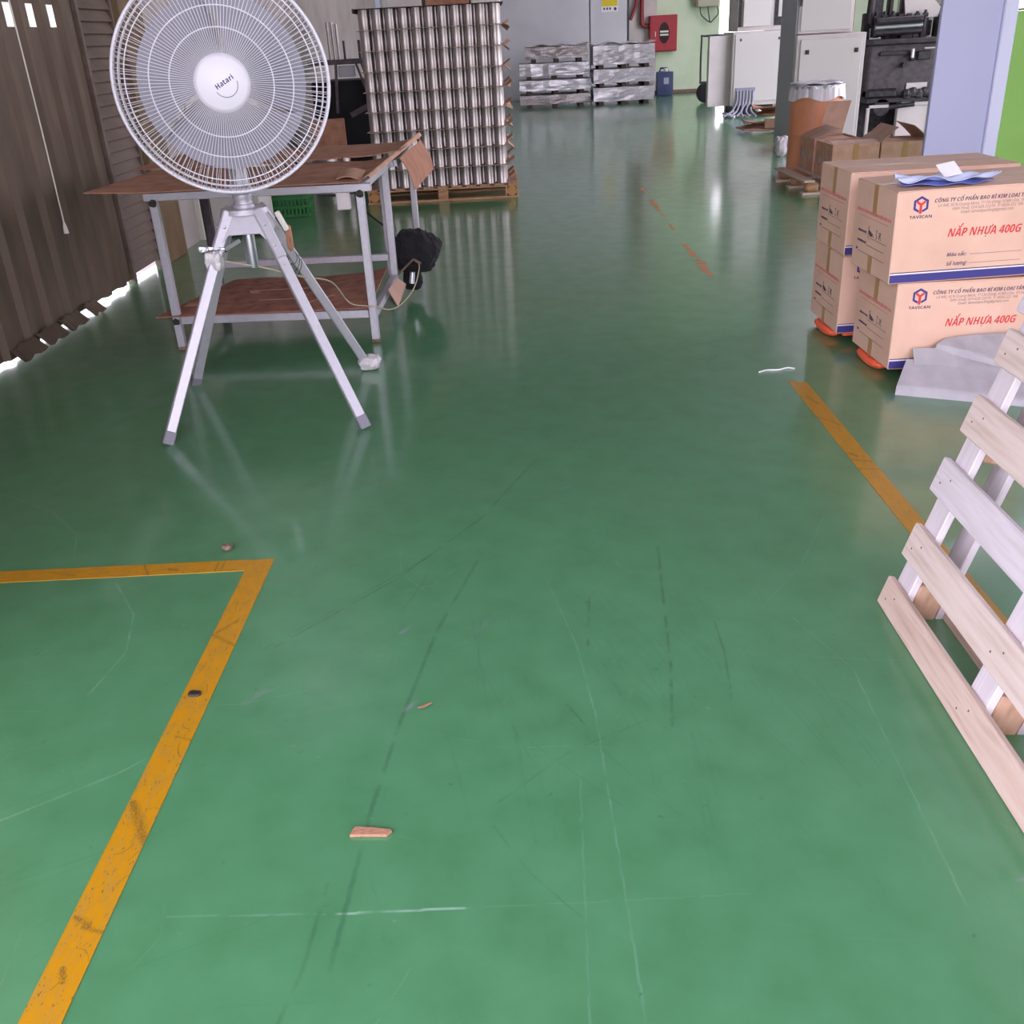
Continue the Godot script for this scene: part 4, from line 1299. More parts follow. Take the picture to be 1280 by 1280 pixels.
func build_cans() -> void:
	can_pallet("light wooden pallet with round log feet under the tall can stack", Vector3(-0.84, 0, -10.28), 0.03)
	var d := 0.124
	var h := 0.176
	var pr := [Vector2(0.0, 0.0), Vector2(0.050, 0.0), Vector2(0.0525, 0.002), Vector2(0.0525, 0.006), Vector2(0.051, 0.010), Vector2(0.051, h - 0.010), Vector2(0.0525, h - 0.006), Vector2(0.0525, h - 0.002), Vector2(0.050, h), Vector2(0.047, h - 0.002), Vector2(0.0, h - 0.004)]
	var b := MB.new()
	b.lathe(pr, 24)
	var cm := b.mesh()
	var turn := Basis(Vector3.UP, 0.03)
	var org := Vector3(-0.84, 0.143, -10.28)
	var g := "shiny steel cans stacked on the pallet"
	for L in 9:
		var y := L * 0.181
		# layer sheet of brown card under each layer, its flaps bent at the right end
		b = MB.new()
		b.box(Vector3(-0.005, y + 0.002, -0.57), Vector3(1.40, 0.004, 1.16))
		var layer := obj("layer_sheet", b, M.kraft_grey, null, Transform3D(turn, org))
		tag(layer, "thin brown card sheet under the %s layer of steel cans from the bottom" % ORD[L + 1], "cardboard", "card sheets between the can layers")
		b = MB.new()
		for k in 3:
			var z0 := -0.08 - k * 0.38
			var dr := 0.02 + 0.03 * absf(sin(L * 2.3 + k))
			b.sheet(func(u: float, w: float) -> Vector3: return Vector3(0.69 + 0.06 * w, y + 0.002 + dr * w * (1.0 if (L + k) % 2 or L == 0 else -1.0) + 0.012 * sin(u * 6.0 + L), z0 - 0.3 * u), 4, 2, 0.003)
		obj("flap", b, M.kraft, layer)
		for row in 2:
			for c in 11 - row:
				var o := put("steel_can", cm, M.can, null, Transform3D(turn * Basis(Vector3.UP, rng.randf() * TAU), org + turn * Vector3(-0.632 + c * d + (d * 0.5 if row == 1 else 0.0) + rng.randf_range(-0.002, 0.002), y + 0.0045, -0.055 - row * 0.108)))
				if row == 0:
					tag(o, "shiny steel can, %s layer from the bottom, %s from the left in the front row" % [ORD[L + 1], ORD[c + 1]], "can", g)
				else:
					tag(o, "shiny steel can of the second row, %s layer from bottom, %s gap from the left" % [ORD[L + 1], ORD[c + 1]], "can", g)
		for k in range(1, 8):
			var o := put("steel_can", cm, M.can, null, Transform3D(turn * Basis(Vector3.UP, rng.randf() * TAU), org + turn * Vector3(0.62, y + 0.0045, -0.165 - k * 0.124)))
			tag(o, "shiny steel can on the stack's right flank, %s layer from bottom, %s behind the corner" % [ORD[L + 1], ORD[k + 1]], "can", g)
	# tray and frame on top
	b = MB.new()
	b.box(Vector3(-0.01, 1.634, -0.57), Vector3(1.42, 0.006, 1.18))
	b.box(Vector3(-0.72, 1.62, -0.57), Vector3(0.014, 0.04, 1.18), 0.003)
	tag(obj("cover_sheet", b, M.skid, null, Transform3D(turn, org)), "dark cover sheet lying on top of the tall can stack", "cardboard")
	# second stack farther back: only its top shows above the first
	var s2 := Vector3(-1.03, 0, -13.75)
	can_pallet("wooden pallet under the rear can stack hidden behind the tall stack", s2 + Vector3(0, 0, 0.05), 0.0)
	b = MB.new()
	b.box(s2 + Vector3(0, 0.143 + 0.76, -0.6), Vector3(1.42, 1.52, 1.16), 0.01)
	tag(obj("wrapped_load", b, M.kraft_grey), "tall brown carton load behind the can stack", "load")
	for c in 12:
		var o := put("steel_can", cm, M.can, null, Transform3D(Basis.IDENTITY, s2 + Vector3(-0.655 + c * 0.119, 1.664, -0.08)))
		tag(o, "shiny steel can peeping above the tall stack, %s from the left" % (ORD[c + 1] if c < 11 else "last"), "can", "cans on top of the rear load")
	b = MB.new()
	b.box(s2 + Vector3(0, 1.6635 + h + 0.012, -0.6), Vector3(1.46, 0.022, 1.2), 0.003)
	tag(obj("top_board", b, M.skid), "dark board lying on the rear row of cans", "board")
	b = MB.new()
	b.box(s2 + Vector3(0, 1.6635 + 0.075, -0.7), Vector3(1.3, 0.15, 0.95), 0.003)
	tag(obj("cardboard_core", b, M.kraft_grey), "brown carton behind the rear row of cans", "box")
	for q in [[-0.42, 0.45, M.cream, "pale carton on the rear can stack, leftmost of three"], [0.13, 0.56, M.kraft_dark, "brown carton on the rear can stack between two pale ones"], [0.62, 0.34, M.cream, "pale carton on the rear can stack, rightmost of three"]]:
		b = MB.new()
		b.box(s2 + Vector3(q[0], 1.8645 + 0.18, -0.45), Vector3(q[1], 0.36, 0.6), 0.005)
		tag(obj("stacked_carton", b, q[2]), q[3], "box", "cartons on top of the rear can stack")


# ------------------------------------------------------------------ printed cartons
func scrawl(b: MB, pts: Array, w: float) -> void:
	for i in pts.size() - 1:
		var a: Vector2 = pts[i]
		var c: Vector2 = pts[i + 1]
		if a.x > 5.0 or c.x > 5.0:
			continue
		b.bar(Vector3(a.x, a.y, 0), Vector3(c.x, c.y, 0), w, 0.0012, Vector3.RIGHT)


func make_carton() -> Node3D:
	var W := 0.80
	var H := 0.385
	var D := 0.455
	var t := thing("printed_carton", "", "box")
	var b := MB.new()
	b.box(Vector3(0, H * 0.5, 0), Vector3(W, H, D), 0.004)
	obj("body", b, M.kraft_carton, t)
	# top flaps meeting in a seam, taped
	b = MB.new()
	b.box(Vector3(0, H + 0.0015, 0.115), Vector3(W - 0.004, 0.003, D * 0.5 - 0.005))
	b.box(Vector3(0, H + 0.0015, -0.115), Vector3(W - 0.004, 0.003, D * 0.5 - 0.005))
	obj("top_flap", b, M.kraft_carton, t)
	b = MB.new()
	b.box(Vector3(0, H + 0.0032, 0), Vector3(W, 0.0012, 0.05))
	for s in [-1.0, 1.0]:
		b.box(Vector3(s * (W * 0.5 + 0.0006), H - 0.065, 0), Vector3(0.0012, 0.13, 0.045))
		b.box(Vector3(s * (W * 0.5 + 0.0006), 0.04, 0.0), Vector3(0.0012, 0.08, 0.045))
	obj("packing_tape", b, M.pack_tape, t)
	# printing on both long faces
	for s in [1.0, -1.0]:
		var fx := Transform3D(Basis(Vector3.UP, 0.0 if s > 0.0 else PI), Vector3(0, 0, s * (D * 0.5)))
		b = MB.new()
		b.box(Vector3(0, 0.022, 0.0003), Vector3(W - 0.006, 0.034, 0.001))
		obj("blue_band", b, M.band_blue, t, fx)
		b = MB.new()
		b.box(Vector3(0, 0.0425, 0.0003), Vector3(W - 0.006, 0.006, 0.001))
		obj("white_line", b, M.band_white, t, fx)
		b = MB.new()
		b.box(Vector3(0, 0.0475, 0.0003), Vector3(W - 0.006, 0.004, 0.001))
		obj("dark_line", b, M.print_dark, t, fx)
		var ft := fx * Transform3D(Basis.IDENTITY, Vector3(-W * 0.5, 0, 0.0004))
		# emblem: blue hexagon open below with a red Y inside
		b = MB.new()
		var c := Vector2(0.103, H - 0.056)
		var ro := 0.036
		var ri := 0.0255
		for k in 6:
			var a0 := PI / 2 + TAU * k / 6
			var a1 := PI / 2 + TAU * (k + 1) / 6
			var f0 := 0.0
			var f1 := 1.0
			if k == 2: f1 = 0.72
			if k == 3: f0 = 0.28
			var o0 := Vector2(cos(a0), sin(a0)).lerp(Vector2(cos(a1), sin(a1)), f0)
			var o1 := Vector2(cos(a0), sin(a0)).lerp(Vector2(cos(a1), sin(a1)), f1)
			b.prism(PackedVector2Array([c + o0 * ro, c + o1 * ro, c + o1 * ri, c + o0 * ri]), 0.0008)
		obj("emblem_hexagon", b, M.band_blue, t, ft)
		b = MB.new()
		b.prism(PackedVector2Array([c + Vector2(-0.0055, -0.036), c + Vector2(0.0055, -0.036), c + Vector2(0.0055, -0.002), c + Vector2(0.021, 0.010), c + Vector2(0.0155, 0.018), c + Vector2(0, 0.006), c + Vector2(-0.0155, 0.018), c + Vector2(-0.021, 0.010), c + Vector2(-0.0055, -0.002)]), 0.0009)
		obj("emblem_letter", b, M.print_red, t, ft)
		# words, width, centre across, distance below the top edge, letter height, ink, bold, slanted
		for q in [
			["TAVICAN", 0.096, 0.107, 0.105, 0.012, M.print_dark, true, false],
			["CÔNG TY CỔ PHẦN BAO BÌ KIM LOẠI TÂN VIỆT", 0.455, 0.388, 0.043, 0.0155, M.print_dark, true, true],
			["Lô 44E, KCN Quang Minh, TT Chi Đông, H.Mê Linh, TP.Hà Nội", 0.42, 0.388, 0.064, 0.0115, M.print_grey, false, true],
			["Điện thoại: 024 628 22219   F: 0836 222 186", 0.30, 0.390, 0.080, 0.0115, M.print_grey, false, true],
			["Email: tanvietpacking@gmail.com", 0.225, 0.390, 0.096, 0.0115, M.print_grey, false, true],
			["NẮP NHỰA 400G", 0.311, 0.393, 0.180, 0.034, M.print_red, true, true],
			["Màu sắc:", 0.084, 0.285, 0.273, 0.015, M.print_dark, true, true],
			["Số lượng:", 0.090, 0.290, 0.312, 0.015, M.print_dark, true, true]]:
			text("lettering", q[0], q[1], q[5], t, ft * Transform3D(Basis.IDENTITY, Vector3(q[2], H - q[3], 0.0)), q[6], q[7], q[4])
		b = MB.new()
		for y in [H - 0.276, H - 0.314]:
			for k in 34:
				b.box(Vector3(0.345 + k * 0.0066, y, 0.0), Vector3(0.0042, 0.002, 0.0008))
		obj("dotted_line", b, M.print_dark, t, ft)
	# short left face: faded red print, rules and pen marks
	var sx := Transform3D(Basis(Vector3.UP, -PI / 2), Vector3(-W * 0.5, 0, 0))
	b = MB.new()
	var r := RandomNumberGenerator.new()
	r.seed = 31
	var x := -0.20
	while x < 0.19:
		var w := r.randf_range(0.004, 0.013)
		b.box(Vector3(x + w * 0.5, H - 0.125, 0.0012), Vector3(w, r.randf_range(0.010, 0.016), 0.001))
		x += w + r.randf_range(0.002, 0.006)
	b.box(Vector3(-0.01, H - 0.148, 0.0004), Vector3(0.34, 0.0025, 0.0008))
	obj("red_print", b, M.print_faded_red, t, sx)
	b = MB.new()
	for q in [[-0.17, H - 0.215, 0.09], [-0.17, H - 0.26, 0.10], [-0.18, H - 0.30, 0.02]]:
		var xx: float = q[0]
		while xx < q[0] + q[2]:
			var w := r.randf_range(0.004, 0.011)
			b.box(Vector3(xx + w * 0.5, q[1], 0.0004), Vector3(w, r.randf_range(0.007, 0.012), 0.0008))
			xx += w + 0.003
	for q in [[-0.06, H - 0.232, 0.22], [-0.06, H - 0.268, 0.20], [-0.15, H - 0.308, 0.30]]:
		b.box(Vector3(q[0] + q[2] * 0.5, q[1], 0.0003), Vector3(q[2], 0.0016, 0.0006))
	obj("dark_print", b, M.print_dark, t, sx)
	b = MB.new()
	var off := Vector2(-0.05, H - 0.225)
	var sc := func(pts: Array) -> Array:
		var o := []
		for p in pts:
			o.append(off + p * 0.01)
		return o
	scrawl(b, sc.call([Vector2(0, 3.4), Vector2(0.6, 4.2), Vector2(0.4, 0.4)]), 0.003)
	scrawl(b, sc.call([Vector2(3.6, 1.6), Vector2(3.2, 0.2), Vector2(4.4, 1.2), Vector2(4.2, 0.0)]), 0.0026)
	scrawl(b, sc.call([Vector2(6.4, 0.4), Vector2(6.8, 0.6)]), 0.003)
	scrawl(b, sc.call([Vector2(8.6, 3.6), Vector2(10.0, 3.8), Vector2(9.0, 1.8), Vector2(10.4, 0.8), Vector2(8.4, -0.2)]), 0.0026)
	scrawl(b, sc.call([Vector2(11.6, 3.2), Vector2(12.8, 3.0), Vector2(12.4, 0.2), Vector2(14.0, 3.6), Vector2(14.4, 0.0)]), 0.0026)
	off = Vector2(0.0, H - 0.27)
	scrawl(b, sc.call([Vector2(0, 0), Vector2(1.2, 2.4), Vector2(2.0, 0.2), Vector2(3.0, 2.2), Vector2(3.6, 0.4), Vector2(5.0, 1.6), Vector2(5.6, 0.2)]), 0.0036)
	off = Vector2(0.03, H - 0.312)
	scrawl(b, sc.call([Vector2(0, 1.8), Vector2(1.0, 2.6), Vector2(0.4, 0.4), Vector2(1.8, 2.2), Vector2(2.4, 0.0), Vector2(3.4, 1.8), Vector2(4.6, 0.2)]), 0.0034)
	obj("pen_marks", b, M.pen, t, sx)
	return t


func build_cartons() -> void:
	var p := make_carton()
	var spots := [
		[Vector3(1.995, 0.055, -4.475), 0.045, "printed brown carton at the bottom of the front stack, nearest the viewer", 0.0],
		[Vector3(1.947, 0.450, -4.47), 0.05, "printed brown carton on top of the front stack, blue gloves lying on it", 0.014],
		[Vector3(1.945, 0.055, -5.065), 0.02, "printed brown carton at the bottom of the stack behind the front one", 0.0],
		[Vector3(1.94, 0.449, -5.06), 0.025, "printed brown carton on top of the rear stack, pale partition beyond", 0.006]]
	for i in spots.size():
		var s = spots[i]
		var o: Node3D = p if i == 0 else dup(p, s[2], s[0], s[1])
		o.position = s[0]
		o.rotation = Vector3(0, s[1], s[3])
		o.set_meta("label", s[2])
		o.set_meta("group", "printed cartons in two stacks")
	for q in [[Vector3(2.0, 0, -4.50), "orange plastic pallet peeping out under the front carton stack"], [Vector3(1.945, 0, -5.06), "orange plastic pallet peeping out under the rear carton stack"]]:
		var t := thing("plastic_pallet", q[1], "pallet", q[0], 0.03, "orange pallets under the cartons")
		var b := MB.new()
		b.box(Vector3(0.02, 0.043, 0), Vector3(0.76, 0.02, 0.40), 0.006)
		obj("deck", b, M.orange, t)
		for x in [-0.365, 0.02, 0.36]:
			for z in [-0.02]:
				b = MB.new()
				b.crumpled(Vector3(x, 0.025, z), Vector3(0.085, 0.046, 0.24), 6, 0.003, 6, 0.75, 14.0)
				obj("foot", b, M.orange, t)
	# blue gloves and a white slip on the front stack
	var g := thing("glove_pile", "crumpled light blue disposable gloves on the front carton stack", "gloves", Vector3(1.80, 0.840, -4.36), 0.05)
	var b := MB.new()
	b.sheet(func(u: float, w: float) -> Vector3: return Vector3(lerpf(-0.22, 0.22, u), 0.014 + 0.016 * sin(u * 13.0 + w * 4.0) * sin(w * 7.0 + u * 3.0) + 0.012 * sin(u * PI) + 0.02 * pow(absf(2.0 * u - 1.0), 6.0), lerpf(-0.07, 0.07, w) * (1.0 - 0.5 * pow(2.0 * u - 1.0, 2.0))), 26, 10, 0.002)
	obj("glove", b, M.glove_blue, g)
	b = MB.new()
	b.sheet(func(u: float, w: float) -> Vector3: return Vector3(lerpf(-0.20, 0.19, u), 0.007 + 0.004 * sin(u * 17.0 + w * 5.0), lerpf(-0.085, 0.085, w) * (1.0 - 0.6 * pow(2.0 * u - 1.0, 2.0)) + 0.01), 20, 6, 0.002)
	obj("glove", b, M.glove_deep, g)
	b = MB.new()
	b.sheet(func(u: float, w: float) -> Vector3: return Vector3(lerpf(-0.03, 0.05, u) + 0.015 * w, 0.078 + 0.012 * u - 0.045 * w, lerpf(-0.03, 0.03, w)), 3, 3, 0.001)
	tag(obj("paper_slip", b, M.paper_white, null, Transform3D(Basis(Vector3.UP, 0.1), Vector3(1.80, 0.83, -4.38))), "small white paper slip lying on the blue gloves", "paper")
	# grey card sheets in front of the cartons
	# front left, front right, back left, back right of each; the front edge is folded down
	for q in [
		["lower grey card sheet with a pointed end and bent front edge beside the cartons", [Vector3(1.59, 0.035, -4.06), Vector3(2.25, 0.03, -3.76), Vector3(1.67, 0.115, -4.19), Vector3(2.30, 0.10, -3.93)], 0.034],
		["middle grey card sheet lapped over the lower one and bent at its edge", [Vector3(1.69, 0.085, -4.13), Vector3(2.25, 0.065, -3.86), Vector3(1.70, 0.155, -4.215), Vector3(2.32, 0.15, -4.08)], 0.028],
		["rearmost grey card sheet leaning on the lower printed carton", [Vector3(1.80, 0.175, -4.20), Vector3(2.22, 0.10, -3.93), Vector3(1.84, 0.19, -4.225), Vector3(2.36, 0.23, -4.20)], 0.022]]:
		b = MB.new()
		var c: Array = q[1]
		b.sheet(func(u: float, w: float) -> Vector3:
			var f0: Vector3 = c[0].lerp(c[1], u)
			var f1: Vector3 = c[2].lerp(c[3], u)
			var dir: Vector3 = (f0 - f1).normalized()
			if w < 0.2:
				return f0 + (dir * 0.012 + Vector3.DOWN * q[2]) * (1.0 - w / 0.2)
			return f0.lerp(f1, (w - 0.2) / 0.8) + Vector3(0, 0.005 * sin(u * 8.0) * w, 0), 10, 15, 0.003)
		tag(obj("card_sheet", b, M.paper_grey), q[0], "cardboard", "grey card sheets by the cartons")


# ------------------------------------------------------------------ leaning pallet
func build_leaning_pallet() -> void:
	var t := thing("leaning_pallet", "pale wooden pallet tilted on its edge at the right foreground", "pallet", Vector3(0.952, 0.0, -2.37))
	# local frame: x runs towards the viewer (along the boards), y up the slope, z out of the face
	var up := Vector3(0.281, 0.96, 0).normalized()
	var bs := Basis(Vector3(0, 0, 1), up, Vector3(0, 0, 1).cross(up))
	var mats := [M.wood, M.wood_b, M.wood_c]
	var L := 1.12
	var ys := [0.044, 0.214, 0.409, 0.59, 0.775, 0.90, 1.06]
	var ws := [0.088, 0.10, 0.098, 0.104, 0.09, 0.075, 0.095]
	for k in 7:
		var o := Vector3(L * 0.5 + [0.0, 0.008, -0.006, 0.004, 0.006, 0.0, 0.005][k], ys[k] + 0.002, -0.010)
		var b := board(t, "deck_board", mats[[1, 0, 2, 0, 0, 2, 1][k]], bs * o, Vector3(L, ws[k], 0.02), 0.003, bs)
		for x in [0.06, 0.55, 1.04]:
			for dx in [-0.02, 0.022]:
				var nb := MB.new()
				nb.lathe([Vector2(0.003, 0.0), Vector2(0.003, 0.0006), Vector2(0.0, 0.0008)], 8, Transform3D(Basis(Vector3.RIGHT, PI / 2), Vector3(x - L * 0.5 + dx, dx * 0.6, 0.0102)))
				obj("nail", nb, M.oily, b)
	for x in [0.06, 0.55, 1.04]:
		board(t, "stringer", M.wood_c, bs * Vector3(x, 0.56, -0.031), Vector3(0.085, 1.10, 0.021), 0.003, bs)
		for y in [0.075, 0.55, 1.03]:
			board(t, "block", M.wood_block, bs * Vector3(x, y, -0.082), Vector3(0.085, 0.10, 0.08), 0.004, bs)
		board(t, "bottom_board", M.wood_c, bs * Vector3(x, 0.56, -0.133), Vector3(0.085, 1.10, 0.02), 0.003, bs)
	for y in [0.06, 1.05]:
		board(t, "bottom_board", M.wood_b, bs * Vector3(L * 0.5, y, -0.153), Vector3(L, 0.085, 0.02), 0.003, bs)

	# the post that the pallet rests against, just outside the frame
	var post := thing("steel_post", "grey steel guard post that the leaning pallet rests against", "post", Vector3(1.452, 0, -1.58))
	var pb := MB.new()
	pb.lathe([Vector2(0.0, 0.01), Vector2(0.05, 0.01), Vector2(0.05, 1.26), Vector2(0.042, 1.285), Vector2(0.0, 1.295)], 24)
	obj("tube", pb, M.grey_side, post)
	pb = MB.new()
	pb.box(Vector3(0, 0.006, 0), Vector3(0.18, 0.012, 0.18), 0.003)
	obj("foot_plate", pb, M.grey_side, post)


func build_litter() -> void:
	var b := MB.new()
	b.prism(PackedVector2Array([Vector2(-0.044, -0.013), Vector2(-0.02, -0.0125), Vector2(0.034, -0.015), Vector2(0.044, -0.004), Vector2(0.040, 0.0), Vector2(0.0, 0.007), Vector2(-0.036, 0.011)]), 0.007, Transform3D(Basis(Vector3.RIGHT, -PI / 2), Vector3(-0.38, 0.001, -1.535)))
	tag(obj("wood_chip", b, M.chip), "splintered pale wood chip on the open floor in the foreground", "wood chip")
	b = MB.new()
	b.sheet(func(u: float, w: float) -> Vector3: return Vector3(lerpf(-0.016, 0.02, u), 0.004 + 0.004 * sin(u * 3.0), lerpf(-0.005, 0.005, w) * sin(u * PI * 0.9 + 0.15) - 0.012 * u + 0.006 * sin(u * 4.0)), 8, 3, 0.001)
	tag(obj("dry_leaf", b, M.chip, null, Transform3D(Basis.IDENTITY, Vector3(-0.305, 0, -1.95))), "tiny dry curled leaf on the floor beyond the wood chip", "leaf")
	b = MB.new()
	b.crumpled(Vector3(-1.044, 0.012, -2.84), Vector3(0.03, 0.016, 0.022), 4, 0.005, 7, 0.5, 30.0)
	tag(obj("pebble", b, M.oily), "small brown stone beside the corner of the yellow line", "stone")
	b = MB.new()
	b.tube(smooth([Vector3(1.075, 0.004, -4.43), Vector3(1.12, 0.004, -4.455), Vector3(1.17, 0.004, -4.45), Vector3(1.22, 0.004, -4.475), Vector3(1.25, 0.004, -4.46)], 4), 0.0038, 5)
	tag(obj("white_thread", b, M.paper_white), "short white strip of thread on the floor before the cartons", "thread")
	b = MB.new()
	b.crumpled(Vector3(-0.912, 0.003, -2.042), Vector3(0.03, 0.008, 0.02), 4, 0.003, 7, 0.6, 30.0)
	tag(obj("dark_crumb", b, M.wire_black), "dark crumb of dirt on the long yellow line", "dirt")


# ------------------------------------------------------------------ the far end
func bundle(label: String, at: Vector3, s: Vector3, mat: Material, sd: int, group: String, loose := 0.0) -> void:
	var t := thing("metal_bundle", label, "bundle", at, rng.randf_range(-0.02, 0.02), group)
	var b := MB.new()
	b.crumpled(Vector3(0, 0.07 + (s.y - 0.07) * 0.5, 0), Vector3(s.x - 0.03, s.y - 0.085, s.z), 12, 0.018, sd, 0.03, 3.0)
	obj("wrapped_sheets", b, mat, t)
	for x in [-0.36, 0.0, 0.36]:
		b = MB.new()
		b.box(Vector3(x * s.x, 0.035, 0), Vector3(0.11, 0.07, s.z * 0.96), 0.004)
		obj("skid", b, M.skid, t)
	if loose > 0.0:
		b = MB.new()
		b.sheet(func(u: float, w: float) -> Vector3:
			return Vector3(lerpf(-0.5, 0.5, u) * s.x * 1.01, s.y + 0.01 + loose * (0.5 + 0.5 * sin(u * 17.0 + sd)) * absf(sin(w * 9.0 + u * 5.0)) * 0.6, lerpf(-0.5, 0.5, w) * s.z), 30, 10, 0.003)
		obj("loose_film", b, M.plastic_bag, t)


func build_far_end() -> void:
	# bundles of tinplate wrapped in film, four on the left and three on the right
	var y := 0.0
	var gl := "film wrapped metal bundles in two stacks"
	for q in [[0.27, M.wrap_dirty, "dirty film wrapped metal bundle at the bottom of the left stack", 1.58], [0.29, M.wrap, "film wrapped metal bundle second from the bottom of the left stack", 1.60], [0.33, M.wrap, "film wrapped metal bundle with upright seams, second from the top of the left stack", 1.56], [0.32, M.wrap_dirty, "film wrapped metal bundle on top of the left stack, narrower than the rest", 1.38]]:
		bundle(q[2], Vector3(0.74 + (0.05 if y > 0.8 else 0.0), y, -23.65), Vector3(q[3], q[0], 1.1), q[1], 70 + int(y * 10.0), gl, 0.07 if y > 0.8 else 0.0)
		y += q[0] + 0.004
	y = 0.0
	for q in [[0.36, M.wrap, "film wrapped metal bundle at the bottom of the right stack"], [0.36, M.wrap, "film wrapped metal bundle in the middle of the right stack"], [0.46, M.sheet_metal, "tall film wrapped metal bundle on top of the right stack with loose film"]]:
		bundle(q[2], Vector3(2.23, y, -23.55), Vector3(1.36, q[0], 1.1), q[1], 90 + int(y * 10.0), gl, 0.09 if y > 0.6 else 0.0)
		y += q[0] + 0.004

	# red hose cabinet with its pipe
	var h := thing("hose_cabinet", "red fire hose cabinet with an oval window on the far wall", "cabinet", Vector3(3.435, 0.95, -25.9))
	var b := MB.new()
	b.box(Vector3(0, 0.39, 0), Vector3(0.66, 0.78, 0.2), 0.012)
	obj("body", b, M.red, h)
	b = MB.new()
	b.box(Vector3(0, 0.39, 0.106), Vector3(0.61, 0.73, 0.014), 0.005)
	var hd := obj("door", b, M.red, h)
	b = MB.new()
	var oval := PackedVector2Array()
	for k in 28:
		oval.append(Vector2(0.02 + cos(TAU * k / 28) * 0.125, 0.40 + sin(TAU * k / 28) * 0.23))
	b.prism(oval, 0.006, Transform3D(Basis.IDENTITY, Vector3(0, 0, 0.112)))
	obj("oval_window", b, M.dark_glass, hd)
	b = MB.new()
	for yy in [0.36, 0.43]:
		b.box(Vector3(0.02, yy, 0.120), Vector3(0.2, 0.04, 0.004))
	obj("window_label", b, M.pale, hd)
	b = MB.new()
	b.box(Vector3(-0.19, 0.38, 0.122), Vector3(0.02, 0.11, 0.02), 0.004)
	obj("handle", b, M.pale, hd)
	b = MB.new()
	b.tube(smooth([Vector3(2.93, 4.0, -25.9), Vector3(2.93, 1.75, -25.9), Vector3(2.93, 1.62, -25.9), Vector3(2.97, 1.53, -25.9), Vector3(3.10, 1.51, -25.9)], 5), 0.05, 12)
	tag(obj("fire_pipe", b, M.red_pipe), "dark red water pipe bending into the side of the hose cabinet", "pipe")
	b = MB.new()
	b.tube([Vector3(2.80, 3.0, -25.9), Vector3(2.80, 2.0, -25.9), Vector3(2.66, 1.66, -25.9)], 0.04, 10)
	tag(obj("slanted_pipe", b, M.red_pipe), "dark red slanting pipe beside the white door", "pipe")
	var sg := thing("wall_sign", "yellow sign with dark symbols on the narrow white door", "sign", Vector3(2.17, 1.86, -25.93))
	b = MB.new()
	b.box(Vector3(0, 0.28, 0), Vector3(0.40, 0.56, 0.008))
	obj("panel", b, M.paper_white, sg)
	b = MB.new()
	b.box(Vector3(0, 0.32, 0.005), Vector3(0.37, 0.40, 0.004))
	obj("yellow_field", b, M.yellow_sign, sg)
	b = MB.new()
	b.lathe([Vector2(0.0, 0.0), Vector2(0.035, 0.0), Vector2(0.035, 0.004), Vector2(0.0, 0.004)], 16, Transform3D(Basis(Vector3.RIGHT, PI / 2), Vector3(0.13, 0.06, 0.004)))
	for k in 3:
		b.box(Vector3(-0.13 + k * 0.07, 0.07, 0.005), Vector3(0.04, 0.05, 0.003))
	obj("symbols", b, M.lock, sg)
	# junction box with drooping cables
	var j := thing("junction_box", "grey green junction box with drooping cables high on the far wall", "electrical box", Vector3(4.46, 1.86, -25.88))
	b = MB.new()
	b.box(Vector3(0, 0.3, 0), Vector3(0.54, 0.6, 0.2), 0.01)
	obj("body", b, M.junction, j)
	b = MB.new()
	b.box(Vector3(-0.25, 0.3, 0.104), Vector3(0.06, 0.6, 0.012), 0.002)
	obj("edge", b, M.oily, j)
	b = MB.new()
	for q in [[-0.16, 0.06], [0.02, 0.09], [0.24, 0.10]]:
		b.tube(smooth([Vector3(q[0], 0.0, 0.02), Vector3(q[0] + 0.03, -0.16, 0.03), Vector3(lerpf(q[0], 0.1, 0.7), -0.30, 0.03), Vector3(0.11, -0.34, 0.02)], 5), 0.014, 6)
	obj("cable", b, M.lock, j)
	# blue jerrycan
	var jc := thing("jerrycan", "dark blue plastic jerrycan beside the right stack of bundles", "jerrycan", Vector3(3.42, 0, -25.3))
	b = MB.new()
	b.crumpled(Vector3(0, 0.27, 0), Vector3(0.38, 0.52, 0.30), 8, 0.0, 2, 0.12)
	obj("body", b, M.jerry_blue, jc)
	b = MB.new()
	b.tube([Vector3(-0.12, 0.52, 0), Vector3(-0.10, 0.60, 0), Vector3(0.06, 0.60, 0), Vector3(0.08, 0.52, 0)], 0.022, 8)
	obj("handle", b, M.jerry_blue, jc)
	b = MB.new()
	b.lathe([Vector2(0.0, 0.5), Vector2(0.05, 0.5), Vector2(0.05, 0.60), Vector2(0.0, 0.605)], 16, Transform3D(Basis.IDENTITY, Vector3(0.02, 0, 0.05)))
	obj("cap", b, M.pale, jc)
	b = MB.new()
	b.box(Vector3(0.02, 0.33, 0.165), Vector3(0.12, 0.14, 0.004))
	obj("label_patch", b, M.grey_cable, jc)
	# black trolley with a hoop handle
	var tr := thing("hand_trolley", "black hoop-handled trolley with a round wheel beside the far cream machine", "trolley", Vector3(3.95, 0, -22.2))
	b = MB.new()
	b.tube(smooth([Vector3(0.45, 1.27, 0), Vector3(-0.15, 1.27, 0), Vector3(-0.20, 1.22, 0), Vector3(-0.20, 0.45, 0), Vector3(-0.15, 0.40, 0), Vector3(0.45, 0.40, 0)], 4), 0.02, 8)
	obj("hoop_handle", b, M.black_steel, tr)
	b = MB.new()
	var ring := []
	for k in 32:
		ring.append(Vector3(0.25 + cos(TAU * k / 32) * 0.30, 0.96 + sin(TAU * k / 32) * 0.30, 0.03))
	b.tube(ring, 0.035, 8, true)
